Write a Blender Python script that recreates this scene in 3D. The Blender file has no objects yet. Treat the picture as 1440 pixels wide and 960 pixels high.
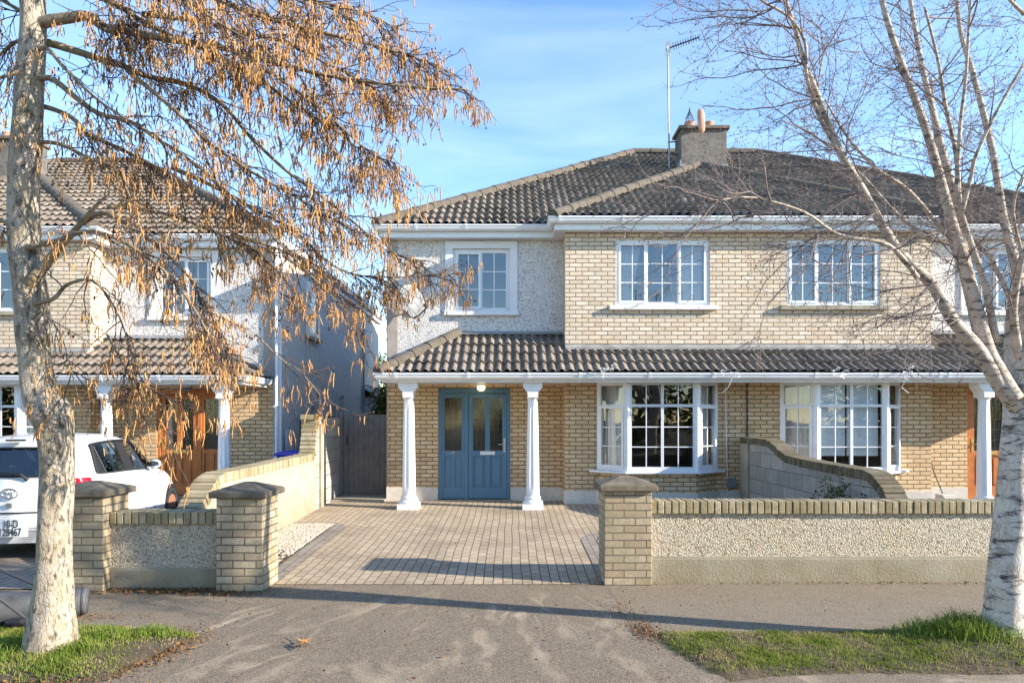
import bpy, bmesh, math, random
from mathutils import Vector, Matrix, noise as mnoise
R = math.radians
sc = bpy.context.scene
COL = sc.collection
F, HZ, CX, CH = 960.0, 590.0, 720.0, 1.66      # focal length in photo pixels, horizon row, centre column, camera height

def at(px, py, Y):
    """real point at distance Y that the photo shows at pixel (px, py)"""
    return Vector(((px - CX) / F * Y, Y, CH - (py - HZ) / F * Y))

# ------------------------------------------------------------------ objects
def tag(o, label=None, cat=None, group=None, kind=None):
    if label: o['label'] = label
    if cat: o['category'] = cat
    if group: o['group'] = group
    if kind: o['kind'] = kind
    return o

def thing(name, label, cat, loc=(0, 0, 0), group=None):
    o = bpy.data.objects.new(name, None)
    o.empty_display_size = 0.2
    COL.objects.link(o)
    o.location = loc
    return tag(o, label, cat, group)

class MB:
    xf = None          # mapping applied to every vertex (mirrored half houses)
    flip = False
    def __init__(s):
        s.v = []; s.f = []; s.b = None
    def pt(s, p):
        if s.b is None:
            s.v.append((p[0], p[1], p[2]))
        else:
            ox, oy, ux, uy = s.b              # u along, d outward
            u, d, z = p
            s.v.append((ox + u * ux + d * uy, oy + u * uy - d * ux, z))
        return len(s.v) - 1
    def face(s, pts):
        s.f.append([s.pt(p) for p in pts])
    def box(s, x0, x1, y0, y1, z0, z1):
        i = [s.pt(p) for p in ((x0,y0,z0),(x1,y0,z0),(x1,y1,z0),(x0,y1,z0),(x0,y0,z1),(x1,y0,z1),(x1,y1,z1),(x0,y1,z1))]
        q = ((0,3,2,1),(4,5,6,7),(0,1,5,4),(1,2,6,5),(2,3,7,6),(3,0,4,7))
        if s.b is not None: q = [t[::-1] for t in q]
        for t in q: s.f.append([i[k] for k in t])
    def prism(s, poly, z0, z1):
        """poly (x,y) counter-clockwise, extruded in z"""
        a = [s.pt((x, y, z0)) for x, y in poly]; b = [s.pt((x, y, z1)) for x, y in poly]
        n = len(poly)
        s.f.append(a[::-1]); s.f.append(b)
        for k in range(n): s.f.append([a[k], a[(k+1) % n], b[(k+1) % n], b[k]])
    def extr(s, pts, vec):
        """closed outline of 3d points pushed along vec"""
        vec = Vector(vec)
        a = [s.pt(Vector(p)) for p in pts]; b = [s.pt(Vector(p) + vec) for p in pts]
        n = len(pts)
        s.f.append(a[::-1]); s.f.append(b)
        for k in range(n): s.f.append([a[k], a[(k+1) % n], b[(k+1) % n], b[k]])
    def lathe(s, prof, c=(0,0,0), n=20, cap=True):
        rings = []
        for r, z in prof:
            rings.append([s.pt((c[0]+r*math.cos(2*math.pi*k/n), c[1]+r*math.sin(2*math.pi*k/n), c[2]+z)) for k in range(n)])
        for a, b in zip(rings, rings[1:]):
            for k in range(n): s.f.append([a[k], a[(k+1)%n], b[(k+1)%n], b[k]])
        if cap:
            s.f.append(rings[0][::-1]); s.f.append(rings[-1])
    def tube(s, pts, rad, n=6, cap=True):
        pts = [Vector(p) for p in pts]
        if not hasattr(rad, '__len__'): rad = [rad]*len(pts)
        rings = []; ref = None
        for i, p in enumerate(pts):
            t = (pts[min(i+1, len(pts)-1)] - pts[max(i-1, 0)])
            if t.length < 1e-9: t = Vector((0,0,1))
            t.normalize()
            if ref is None:
                ref = Vector((1,0,0)) if abs(t.x) < .8 else Vector((0,1,0))
            a = ref - t*ref.dot(t)
            if a.length < 1e-6: a = t.orthogonal()
            a.normalize(); ref = a; b = t.cross(a)
            rings.append([s.pt(p + (a*math.cos(2*math.pi*k/n) + b*math.sin(2*math.pi*k/n))*rad[i]) for k in range(n)])
        for a, b in zip(rings, rings[1:]):
            for k in range(n): s.f.append([a[k], a[(k+1)%n], b[(k+1)%n], b[k]])
        if cap and n > 2:
            s.f.append(rings[0][::-1]); s.f.append(rings[-1])
    def build(s, name, mat, root=None, parent=None, smooth=False, bevel=0, auto=None, kind=None, label=None):
        vs = s.v; fs = s.f
        if MB.xf:
            vs = [MB.xf(*p) for p in vs]
            if MB.flip: fs = [f[::-1] for f in fs]
        if root is not None:
            o0 = root.location
        else:
            xs = [p[0] for p in vs]; ys = [p[1] for p in vs]
            o0 = Vector(((min(xs)+max(xs))/2, (min(ys)+max(ys))/2, min(p[2] for p in vs)))
        me = bpy.data.meshes.new(name)
        me.from_pydata([(p[0]-o0[0], p[1]-o0[1], p[2]-o0[2]) for p in vs], [], fs)
        me.materials.append(mat)
        return finish(me, name, root, parent, o0, smooth, bevel, auto, kind, label)

def finish(me, name, root, parent, o0, smooth=False, bevel=0, auto=None, kind=None, label=None):
    me.update()
    if smooth:
        me.polygons.foreach_set('use_smooth', [True]*len(me.polygons))
    o = bpy.data.objects.new(name, me)
    COL.objects.link(o)
    if root is None: o.location = o0
    else: o.parent = parent or root
    if auto:
        m = o.modifiers.new('split', 'EDGE_SPLIT'); m.split_angle = R(auto)
    if bevel:
        m = o.modifiers.new('bevel', 'BEVEL'); m.width = bevel; m.segments = 2; m.limit_method = 'ANGLE'; m.angle_limit = R(40)
    if kind: o['kind'] = kind
    if label: o['label'] = label
    return o

def text_part(txt, name, mat, size, M, root, parent, ext=.0015):
    cu = bpy.data.curves.new(name, 'FONT'); cu.body = txt; cu.size = size; cu.extrude = ext
    cu.align_x = 'CENTER'; cu.align_y = 'CENTER'
    t = bpy.data.objects.new(name, cu); COL.objects.link(t)
    bpy.context.view_layer.update()
    me = bpy.data.meshes.new_from_object(t.evaluated_get(bpy.context.evaluated_depsgraph_get()))
    COL.objects.unlink(t); bpy.data.objects.remove(t)
    me.transform(M); me.materials.clear(); me.materials.append(mat)
    return finish(me, name, root, parent, None)

# ------------------------------------------------------------------ materials
class G:
    def __init__(s, name):
        s.m = bpy.data.materials.new(name); s.m.use_nodes = True
        s.nt = s.m.node_tree; s.nt.nodes.clear()
        s.out = s.n('ShaderNodeOutputMaterial')
    def n(s, t, props=None, **ins):
        nd = s.nt.nodes.new(t)
        for k, v in (props or {}).items(): setattr(nd, k, v)
        for k, v in ins.items():
            key = int(k[1:]) if k[0] == '_' and k[1:].isdigit() else k.replace('_', ' ')
            s.set(nd.inputs[key], v)
        return nd
    def set(s, sock, v):
        if isinstance(v, bpy.types.NodeSocket): s.nt.links.new(v, sock)
        else:
            if sock.type == 'RGBA' and len(v) == 3: v = (*v, 1)
            sock.default_value = v
    def math(s, op, a, b=0.0, c=None):
        nd = s.n('ShaderNodeMath', {'operation': op}, _0=a, _1=b)
        if c is not None: s.set(nd.inputs[2], c)
        return nd.outputs[0]
    def mix(s, f, a, b, mode='MIX'):
        nd = s.n('ShaderNodeMix', {'data_type': 'RGBA', 'blend_type': mode})
        s.set(nd.inputs[0], f); s.set(nd.inputs[6], a); s.set(nd.inputs[7], b)
        return nd.outputs[2]
    def ramp(s, f, stops, interp='LINEAR'):
        nd = s.n('ShaderNodeValToRGB', _0=f); cr = nd.color_ramp; cr.interpolation = interp
        while len(cr.elements) < len(stops): cr.elements.new(.5)
        for e, (p, c) in zip(cr.elements, stops):
            e.position = p; e.color = (*c, 1) if hasattr(c, '__len__') else (c, c, c, 1)
        return nd.outputs[0]
    def noise(s, vec, scale, detail=4, rough=.6, dist=0.0):
        nd = s.n('ShaderNodeTexNoise', Vector=vec, Scale=scale, Detail=detail, Roughness=rough, Distortion=dist)
        return nd.outputs[0]
    def vor(s, vec, scale, feature='F1', rnd=1.0):
        return s.n('ShaderNodeTexVoronoi', {'feature': feature}, Vector=vec, Scale=scale, Randomness=rnd)
    def pos(s):
        return s.n('ShaderNodeNewGeometry').outputs['Position']
    def mapv(s, vec, scale=(1,1,1), rot=(0,0,0)):
        return s.n('ShaderNodeMapping', Vector=vec, Scale=scale, Rotation=rot).outputs[0]
    def bsdf(s, col, rough=.8, bump=None, bdist=.01, bstr=1.0, **kw):
        b = s.n('ShaderNodeBsdfPrincipled', Base_Color=col, Roughness=rough, **kw)
        if bump is not None:
            bn = s.n('ShaderNodeBump', Height=bump, Distance=bdist, Strength=bstr)
            s.nt.links.new(bn.outputs[0], b.inputs['Normal'])
        s.nt.links.new(b.outputs[0], s.out.inputs[0])
        return s.m

def plain(name, col, rough=.6, var=.12, scale=6.0, bump=.0, **kw):
    g = G(name); p = g.pos()
    nz = g.noise(p, scale, 5, .65)
    c = g.mix(nz, tuple(x*(1-var*1.6) for x in col), tuple(min(1, x*(1+var)) for x in col))
    if bump:
        return g.bsdf(c, rough, g.noise(p, scale*12, 4, .7), bump, **kw)
    return g.bsdf(c, rough, **kw)

def brick_mat(name, cols, mortar, stain=(.3,.27,.2), stain_amt=.25, dz=0.0, mort=.0055, rough_edge=.004):
    g = G(name)
    ge = g.n('ShaderNodeNewGeometry')
    P = g.n('ShaderNodeSeparateXYZ', _0=ge.outputs['Position'])
    N = g.n('ShaderNodeSeparateXYZ', _0=ge.outputs['True Normal'])
    u = g.math('SUBTRACT', g.math('MULTIPLY', P.outputs[0], N.outputs[1]), g.math('MULTIPLY', P.outputs[1], N.outputs[0]))
    jit = g.n('ShaderNodeTexNoise', Vector=ge.outputs['Position'], Scale=14.0, Detail=2.0)
    jz = g.math('MULTIPLY', g.math('SUBTRACT', jit.outputs[0], .5), rough_edge*2.4)
    vec = g.n('ShaderNodeCombineXYZ', _0=g.math('ADD', u, jz), _1=g.math('ADD', g.math('ADD', P.outputs[2], dz), jz)).outputs[0]
    def bt(a, b, off):
        v2 = g.n('ShaderNodeVectorMath', {'operation': 'ADD'}, _0=vec, _1=off).outputs[0]
        return g.n('ShaderNodeTexBrick', {'offset': .5}, Vector=v2, Color1=a, Color2=b, Mortar=mortar, Scale=1.0,
                   Mortar_Size=mort, Mortar_Smooth=.25, Bias=0.0, Brick_Width=.225, Row_Height=.075)
    b1 = bt(cols[0], cols[1], (0,0,0)); b2 = bt(cols[2], cols[1], (22.5, 7.5, 0))
    c = g.mix(.5, b1.outputs[0], b2.outputs[0]); c = g.mix(b1.outputs['Fac'], c, mortar)
    fine = g.noise(ge.outputs['Position'], 60, 4, .7)
    c = g.mix(g.math('MULTIPLY', g.ramp(g.noise(ge.outputs['Position'], 24, 4, .75), ((.42,0),(.62,1))), .42), c, tuple(x*.55 for x in cols[0])); c = g.mix(g.math('MULTIPLY', fine, .2), c, cols[1])
    big = g.noise(g.mapv(ge.outputs['Position'], (1,1,.8)), 1.6, 5, .65)
    sf = g.math('MULTIPLY', g.ramp(big, ((.42,0),(.72,1))), stain_amt)
    c = g.mix(sf, c, stain)
    h = g.math('ADD', g.math('MULTIPLY', g.math('SUBTRACT', 1.0, b1.outputs['Fac']), 1.0), g.math('MULTIPLY', fine, .35))
    return g.bsdf(c, .88, h, .007, .9)

def dash_mat(name, stops, scale=42, bdist=.012, base=(.45,.42,.38), tint=(1,1,1)):
    g = G(name); p = g.pos()
    v = g.vor(p, scale); v2 = g.vor(p, scale*1.9)
    r = g.n('ShaderNodeSeparateColor', _0=v.outputs['Color']).outputs[0]
    r2 = g.n('ShaderNodeSeparateColor', _0=v2.outputs['Color']).outputs[1]
    c = g.mix(.18, g.ramp(r, stops, 'CONSTANT'), g.ramp(r2, stops, 'CONSTANT'))
    edge = g.ramp(v.outputs['Distance'], ((.35,0),(.75,1)))
    c = g.mix(g.math('MULTIPLY', edge, .55), c, base)
    lo = g.noise(p, 1.3, 5, .6)
    c = g.mix(g.math('MULTIPLY', g.ramp(lo, ((.4,0),(.75,1))), .25), c, tuple(.6*x for x in tint))
    h = g.math('SUBTRACT', g.math('MULTIPLY', r2, .3), g.math('MULTIPLY', v.outputs['Distance'], 1.0))
    return g.bsdf(c, .9, h, bdist, 1.0)

def tile_mat(name, a, b, lichen, lich=.35):
    g = G(name)
    uv = g.n('ShaderNodeUVMap').outputs[0]
    fl = g.n('ShaderNodeVectorMath', {'operation': 'FLOOR'}, _0=uv).outputs[0]
    wn = g.n('ShaderNodeTexWhiteNoise', {'noise_dimensions': '2D'}, Vector=fl).outputs[0]
    p = g.pos()
    c = g.mix(wn, a, b)
    n1 = g.noise(p, 2.2, 5, .7); n2 = g.noise(p, 22, 4, .75)
    c = g.mix(g.math('MULTIPLY', g.ramp(n2, ((.5,0),(.66,1))), lich), c, lichen)
    c = g.mix(g.math('MULTIPLY', g.ramp(n1, ((.4,0),(.7,1))), .45), c, tuple(x*.5 for x in a))
    return g.bsdf(c, .92, n2, .006)

def glass_mat(name, refl=.2, tint=(.88,.92,.92), rough=0.0):
    g = G(name)
    lw = g.n('ShaderNodeLayerWeight', Blend=.25).outputs['Fresnel']
    f = g.math('MINIMUM', g.math('ADD', refl, lw), 1.0)
    tr = g.n('ShaderNodeBsdfTransparent', Color=tint)
    wob = g.n('ShaderNodeBump', Height=g.noise(g.pos(), 2.5, 1, .4), Distance=.004, Strength=.35)
    gl = g.n('ShaderNodeBsdfGlossy', Roughness=rough, Color=(.95,.97,1), Normal=wob.outputs[0])
    mx = g.n('ShaderNodeMixShader', _0=f, _1=tr.outputs[0], _2=gl.outputs[0])
    g.nt.links.new(mx.outputs[0], g.out.inputs[0])
    return g.m

def bark_mat(name, base, dark, moss, sx, sz, amt=.5, crack=0):
    g = G(name); p = g.pos()
    n1 = g.noise(g.mapv(p, (sx, sx, sz)), 1.0, 5, .7, .4)
    n2 = g.noise(p, 7, 5, .7); n3 = g.noise(p, 60, 3, .7)
    c = g.mix(g.noise(p, 26, 4, .7), tuple(x*.72 for x in base), tuple(min(.95, x*1.12) for x in base))
    c = g.mix(g.math('MULTIPLY', g.ramp(n2, ((.45,0),(.62,1))), .55), c, moss)
    d = g.math('MULTIPLY', g.ramp(n1, ((.54,0),(.66,1))), amt)
    if crack:
        wv = g.n('ShaderNodeVectorMath', {'operation': 'ADD'}, _0=g.mapv(p, (30, 30, 10)), _1=g.n('ShaderNodeVectorMath', {'operation': 'SCALE'}, _0=g.n('ShaderNodeTexNoise', Vector=p, Scale=9.0, Detail=4.0).outputs['Color'], Scale=2.2).outputs[0]).outputs[0]
        ce = g.ramp(g.vor(wv, 1.0, 'DISTANCE_TO_EDGE').outputs[0], ((.0,1),(.10,0)))
        d = g.math('MAXIMUM', d, g.math('MULTIPLY', g.math('MULTIPLY', ce, g.ramp(g.noise(p, 3.5, 4, .7), ((.38,.15),(.6,1)))), crack))
    c = g.mix(d, c, dark)
    h = g.math('SUBTRACT', g.math('MULTIPLY', n3, .5), d)
    return g.bsdf(c, .9, h, .012)

def tarmac_mat(name, a, b, sand, swirl=.0):
    g = G(name); p = g.pos()
    big = g.noise(p, .9, 6, .65); fine = g.noise(p, 75, 3, .75)
    mid = g.noise(p, 9, 5, .7)
    c = g.mix(big, a, b)
    c = g.mix(g.math('MULTIPLY', g.ramp(fine, ((.40,0),(.60,1))), .6), c, tuple(min(1, x*1.9) for x in b)); c = g.mix(g.math('MULTIPLY', g.ramp(g.noise(p, 95, 2, .6), ((.45,1),(.30,0))), .0), c, b); c = g.mix(g.math('MULTIPLY', g.ramp(g.noise(p, 120, 2, .7), ((.50,0),(.60,1))), .75), c, tuple(x*.35 for x in a))
    c = g.mix(g.math('MULTIPLY', g.ramp(mid, ((.52,0),(.7,1))), .3), c, tuple(x*.55 for x in a))
    if swirl:
        # dried sand left by water running off, in loose crescents
        sp = g.n('ShaderNodeSeparateXYZ', _0=p)
        dx = sp.outputs[0]; dy = g.math('SUBTRACT', 8.6, sp.outputs[1])
        an = g.math('ARCTAN2', dx, dy); rd = g.math('SQRT', g.math('ADD', g.math('MULTIPLY', dx, dx), g.math('MULTIPLY', dy, dy)))
        pv = g.n('ShaderNodeCombineXYZ', _0=g.math('MULTIPLY', an, 13.0), _1=g.math('MULTIPLY', rd, 1.5)).outputs[0]
        w = g.n('ShaderNodeTexNoise', Vector=pv, Scale=1.0, Detail=2.5, Roughness=.5, Distortion=1.3).outputs[0]
        m = g.math('MULTIPLY', g.ramp(w, ((.50,0),(.74,1))), g.ramp(g.noise(p, 1.3, 2, .5), ((.36,0.1),(.60,1))))
        y = g.n('ShaderNodeSeparateXYZ', _0=p).outputs[1]
        m = g.math('MULTIPLY', m, g.ramp(g.math('MULTIPLY', g.math('SUBTRACT', 6.9, y), .4), ((0,0),(.35,1))))
        c = g.mix(g.math('MULTIPLY', m, swirl), c, sand)
    return g.bsdf(c, .93, fine, .004)

def paver_mat(name, a, b, joint, bw=.2, rh=.1, dirt=.6):
    g = G(name); p = g.pos()
    s = g.n('ShaderNodeSeparateXYZ', _0=p)
    jn = g.math('MULTIPLY', g.math('SUBTRACT', g.noise(p, 18, 2, .5), .5), .006)
    jy = g.math('MULTIPLY', g.math('SUBTRACT', g.noise(p, .8, 2, .5), .5), .04)
    vec = g.n('ShaderNodeCombineXYZ', _0=g.math('ADD', s.outputs[1], jn), _1=g.math('ADD', g.math('ADD', s.outputs[0], jn), jy)).outputs[0]
    br = g.n('ShaderNodeTexBrick', {'offset': .5}, Vector=vec, Color1=a, Color2=b, Mortar=joint, Scale=1.0, Mortar_Size=.0058,
             Mortar_Smooth=.3, Bias=0.0, Brick_Width=bw, Row_Height=rh)
    fine = g.noise(p, 90, 3, .7); big = g.noise(p, 1.4, 6, .65)
    c = g.mix(g.math('MULTIPLY', fine, .3), br.outputs[0], tuple(x*1.25 for x in a))
    c = g.mix(g.math('MULTIPLY', g.ramp(big, ((.45,0),(.7,1))), dirt), c, tuple(x*.5 for x in b))
    c = g.mix(br.outputs['Fac'], c, joint)
    h = g.math('SUBTRACT', g.math('MULTIPLY', fine, .25), br.outputs['Fac'])
    return g.bsdf(c, .9, h, .006)

def leafy(name, a, b, c2=None, scale=9.0, rough=.75, trans=.25):
    g = G(name); p = g.pos()
    c = g.ramp(g.noise(p, scale, 3, .7), ((.3, a), (.52, b), (.72, c2 or b)))
    d = g.n('ShaderNodeBsdfDiffuse', Color=c); t = g.n('ShaderNodeBsdfTranslucent', Color=c)
    mx = g.n('ShaderNodeMixShader', _0=trans, _1=d.outputs[0], _2=t.outputs[0])
    g.nt.links.new(mx.outputs[0], g.out.inputs[0])
    return g.m

M = {}
M['brick_up'] = brick_mat('weathered cream brick', ((.62,.475,.325),(.81,.69,.55),(.54,.375,.20)), (.075,.055,.042), (.40,.35,.27), .4, mort=.0095)
M['brick_low'] = brick_mat('clean buff brick', ((.66,.44,.225),(.80,.60,.37),(.44,.25,.11)), (.06,.038,.024), (.34,.24,.13), .3, mort=.0095)
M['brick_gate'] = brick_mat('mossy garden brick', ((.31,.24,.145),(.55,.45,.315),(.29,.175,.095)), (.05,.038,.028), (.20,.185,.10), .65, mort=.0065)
M['dash'] = dash_mat('pebbledash', ((0,(.78,.75,.71)),(.3,(.62,.57,.52)),(.45,(.80,.77,.73)),(.76,(.20,.17,.155)),(.88,(.40,.33,.29))), 56, .007, (.44,.40,.375))
M['dash_wall'] = dash_mat('coarse pebbledash', ((0,(.58,.51,.38)),(.3,(.40,.33,.22)),(.48,(.68,.61,.48)),(.72,(.17,.13,.085)),(.86,(.52,.38,.24))), 78, .008, (.19,.15,.10))
M['tile'] = tile_mat('concrete roof tile', (.115,.09,.072), (.215,.174,.138), (.44,.39,.30), .5)
M['ridge'] = plain('mortared ridge tile', (.135,.112,.086), .92, .5, 9, .008)
M['render'] = plain('rough grey render', (.20,.185,.165), .93, .75, 9, .03)
M['plinth'] = plain('painted plinth', (.62,.57,.49), .85, .22, 4, .003)
M['plaster'] = plain('smooth plaster band', (.40,.34,.30), .9, .3, 6, .003)
M['concrete'] = plain('weathered concrete', (.36,.32,.235), .92, .35, 4, .006)
M['conc_cap'] = plain('lichened concrete cap', (.195,.16,.115), .93, .6, 11, .012)
M['white'] = plain('white plastic', (.74,.75,.76), .38, .09, 5)
M['whitep'] = plain('white masonry paint', (.70,.70,.69), .6, .07, 5)
M['lead'] = plain('lead flashing', (.30,.30,.31), .7, .35, 5, .004)
M['leadw'] = plain('pale mortar flashing', (.34,.325,.30), .85, .55, 4, .004)
M['blue'] = plain('blue door paint', (.085,.185,.275), .42, .08, 3)
M['wood'] = plain('orange varnished wood', (.52,.17,.042), .35, .3, 8)
M['steel'] = plain('brushed steel', (.55,.55,.55), .3, .05, 3, Metallic=1.0)
M['brass'] = plain('brass', (.7,.5,.18), .3, .1, 3, Metallic=1.0)
M['grey_metal'] = plain('grey metal', (.30,.31,.32), .45, .25, 8, Metallic=.4)
M['drum'] = plain('scuffed dark grey drum', (.075,.077,.082), .5, .8, 9, .004)
M['dark_metal'] = plain('dark metal', (.05,.05,.055), .5, .2, 8)
M['glass'] = glass_mat('window glass', .15, (.95,.97,.97))
M['glass_low'] = glass_mat('bay window glass', .06, (.97,.98,.98))
M['glass_door'] = glass_mat('dark door glass', .10, (.35,.38,.4), .08)
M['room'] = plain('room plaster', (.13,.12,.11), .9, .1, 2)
M['curtain'] = leafy('curtain cloth', (.70,.70,.66), (.76,.75,.72), scale=2, trans=.3)
M['blind'] = leafy('blind cloth', (.86,.92,.93), (.88,.93,.94), scale=2, trans=.12)
M['terracotta'] = plain('terracotta', (.52,.27,.19), .85, .25, 9, .004)
M['block'] = None
g = G('concrete block')
_p = g.pos(); _s = g.n('ShaderNodeSeparateXYZ', _0=_p)
_br = g.n('ShaderNodeTexBrick', {'offset': .5}, Vector=g.n('ShaderNodeCombineXYZ', _0=_s.outputs[1], _1=_s.outputs[2]).outputs[0], Color1=(.28,.26,.235), Color2=(.42,.39,.35), Mortar=(.16,.145,.13), Scale=1.0, Mortar_Size=.006, Mortar_Smooth=.4, Bias=0.0, Brick_Width=.45, Row_Height=.225)
_n = g.noise(_p, 5, 5, .7)
M['block'] = g.bsdf(g.mix(g.math('MULTIPLY', g.ramp(_n, ((.4,0),(.75,1))), .45), _br.outputs[0], (.14,.13,.115)), .93, g.math('SUBTRACT', g.noise(_p, 70, 3, .7), _br.outputs['Fac']), .008)
g = G('rendered block wall'); _p = g.pos(); _s = g.n('ShaderNodeSeparateXYZ', _0=_p)
_c = g.ramp(g.noise(_p, 3.2, 6, .68), ((.3,(.25,.215,.15)),(.55,(.36,.32,.245)),(.75,(.42,.385,.31))))
_low = g.math('MULTIPLY', g.ramp(g.math('ADD', g.math('MULTIPLY', _s.outputs[2], .9), g.math('MULTIPLY', g.noise(_p, 4, 4, .6), .5)), ((.2,1),(.75,0))), .6)
M['rwall'] = g.bsdf(g.mix(_low, _c, (.22,.165,.08)), .93, g.noise(_p, 40, 4, .7), .008)
M['plinth_wall'] = M['rwall']
M['tarmac'] = tarmac_mat('old tarmac', (.10,.075,.05), (.195,.15,.102), (.47,.37,.255), .75)
M['tarmac2'] = tarmac_mat('footpath tarmac', (.12,.092,.063), (.20,.157,.107), (.4,.35,.3), 0)
M['paver'] = paver_mat('drive pavers', (.41,.325,.225), (.315,.245,.165), (.10,.07,.042))
M['paver_edge'] = paver_mat('edging pavers', (.27,.235,.19), (.24,.20,.165), (.11,.09,.065), .2, .1, .6)
M['soil'] = plain('soil and bark', (.125,.088,.055), .95, .6, 14, .012)
M['grass_ground'] = plain('grassy earth', (.10,.085,.045), .95, .45, 6, .005)
M['grass'] = leafy('grass blades', (.10,.14,.022), (.21,.25,.05), (.38,.35,.12), 5, trans=.4)
M['tuft'] = leafy('long grass', (.11,.16,.025), (.20,.27,.05), (.38,.37,.12), 7, trans=.4)
M['drygrass'] = leafy('dead grass', (.24,.19,.09), (.36,.30,.16), (.17,.12,.065), 9, trans=.2)
M['gravel'] = plain('white pebbles', (.50,.42,.33), .85, .5, 40)
M['litter'] = leafy('fallen litter', (.10,.05,.025), (.19,.10,.045), (.30,.18,.07), 14, trans=.1)
M['bark_l'] = bark_mat('alder bark', (.40,.34,.265), (.085,.06,.04), (.25,.20,.10), 26, 12, .9, .4)
M['bark_r'] = bark_mat('birch bark', (.60,.54,.47), (.05,.04,.035), (.44,.35,.26), 6, 20, .95, .35)
M['limb_l'] = bark_mat('alder limb', (.30,.23,.15), (.075,.055,.04), (.22,.18,.09), 20, 20, .6)
M['limb_r'] = bark_mat('birch limb', (.56,.47,.38), (.08,.055,.045), (.36,.27,.19), 10, 34, .85)
M['twig_l'] = plain('dark alder twig', (.085,.055,.042), .85, .3, 12)
M['twig_r'] = plain('purple birch twig', (.20,.155,.145), .85, .3, 12)
M['catkin'] = leafy('catkins', (.35,.165,.07), (.58,.335,.14), (.73,.50,.24), 22, trans=.3)
M['cone'] = plain('old cones and buds', (.10,.06,.05), .9, .3, 20)
M['leaf'] = leafy('evergreen leaves', (.05,.07,.015), (.13,.14,.03), (.22,.19,.05), 2.2)
M['leaf_b'] = leafy('shrub leaves', (.03,.06,.012), (.08,.11,.025), (.20,.19,.04), 7)
M['carpaint'] = plain('white car paint', (.80,.81,.82), .22, .02, 2, Coat_Weight=.6)
M['black'] = plain('black plastic', (.018,.018,.02), .45, .2, 8)
M['tyre'] = plain('tyre rubber', (.03,.03,.03), .85, .2, 20)
M['rust'] = plain('rusty wheel', (.32,.14,.08), .7, .4, 18)
M['carglass'] = glass_mat('car glass', .09, (.42,.52,.50))
M['red'] = plain('red lamp lens', (.45,.01,.02), .12, .1, 5)
M['plate'] = plain('plate white', (.78,.79,.76), .4, .03, 5)
M['euro'] = plain('plate blue', (.02,.10,.45), .4, .03, 5)
M['seat'] = plain('seat cloth', (.05,.06,.075), .85, .2, 9)
M['gatewood'] = plain('grey painted gate', (.165,.148,.14), .8, .35, 7, .004)
M['brown'] = plain('dark brown gate', (.085,.035,.032), .7, .25, 6)
M['bluebin'] = plain('blue plastic', (.012,.035,.48), .4, .1, 4)
M['dish'] = plain('pale dish', (.17,.18,.185), .5, .08, 4)
g = G('lamp glow'); _e = g.n('ShaderNodeEmission', Color=(1,.78,.42,1), Strength=1.3); g.nt.links.new(_e.outputs[0], g.out.inputs[0]); M['lamp'] = g.m
# ------------------------------------------------------------------ building helpers
ZG = .18                                       # ground level at the house fronts
def wall_open(mb, x0, x1, z0, z1, Y, th, ops=()):
    xs = sorted({x0, x1, *[o[0] for o in ops], *[o[1] for o in ops]}); zs = sorted({z0, z1, *[o[2] for o in ops], *[o[3] for o in ops]})
    xs = [x for x in xs if x0 <= x <= x1]; zs = [z for z in zs if z0 <= z <= z1]
    def hole(xa, xb, za, zb):
        cx, cz = (xa+xb)/2, (za+zb)/2
        return any(o[0] < cx < o[1] and o[2] < cz < o[3] for o in ops)
    for xa, xb in zip(xs, xs[1:]):
        for za, zb in zip(zs, zs[1:]):
            if hole(xa, xb, za, zb): continue
            mb.face([(xa,Y,za),(xb,Y,za),(xb,Y,zb),(xa,Y,zb)])
            mb.face([(xb,Y+th,za),(xa,Y+th,za),(xa,Y+th,zb),(xb,Y+th,zb)])
    for a, b, c, d in ops:
        mb.face([(a,Y,c),(a,Y,d),(a,Y+th,d),(a,Y+th,c)]); mb.face([(b,Y,c),(b,Y+th,c),(b,Y+th,d),(b,Y,d)])
        mb.face([(a,Y,d),(b,Y,d),(b,Y+th,d),(a,Y+th,d)]); mb.face([(a,Y,c),(a,Y+th,c),(b,Y+th,c),(b,Y,c)])
    for X, sg in ((x0, -1), (x1, 1)):
        mb.face([(X,Y,z0),(X,Y+th,z0),(X,Y+th,z1),(X,Y,z1)][::-sg])

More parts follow.
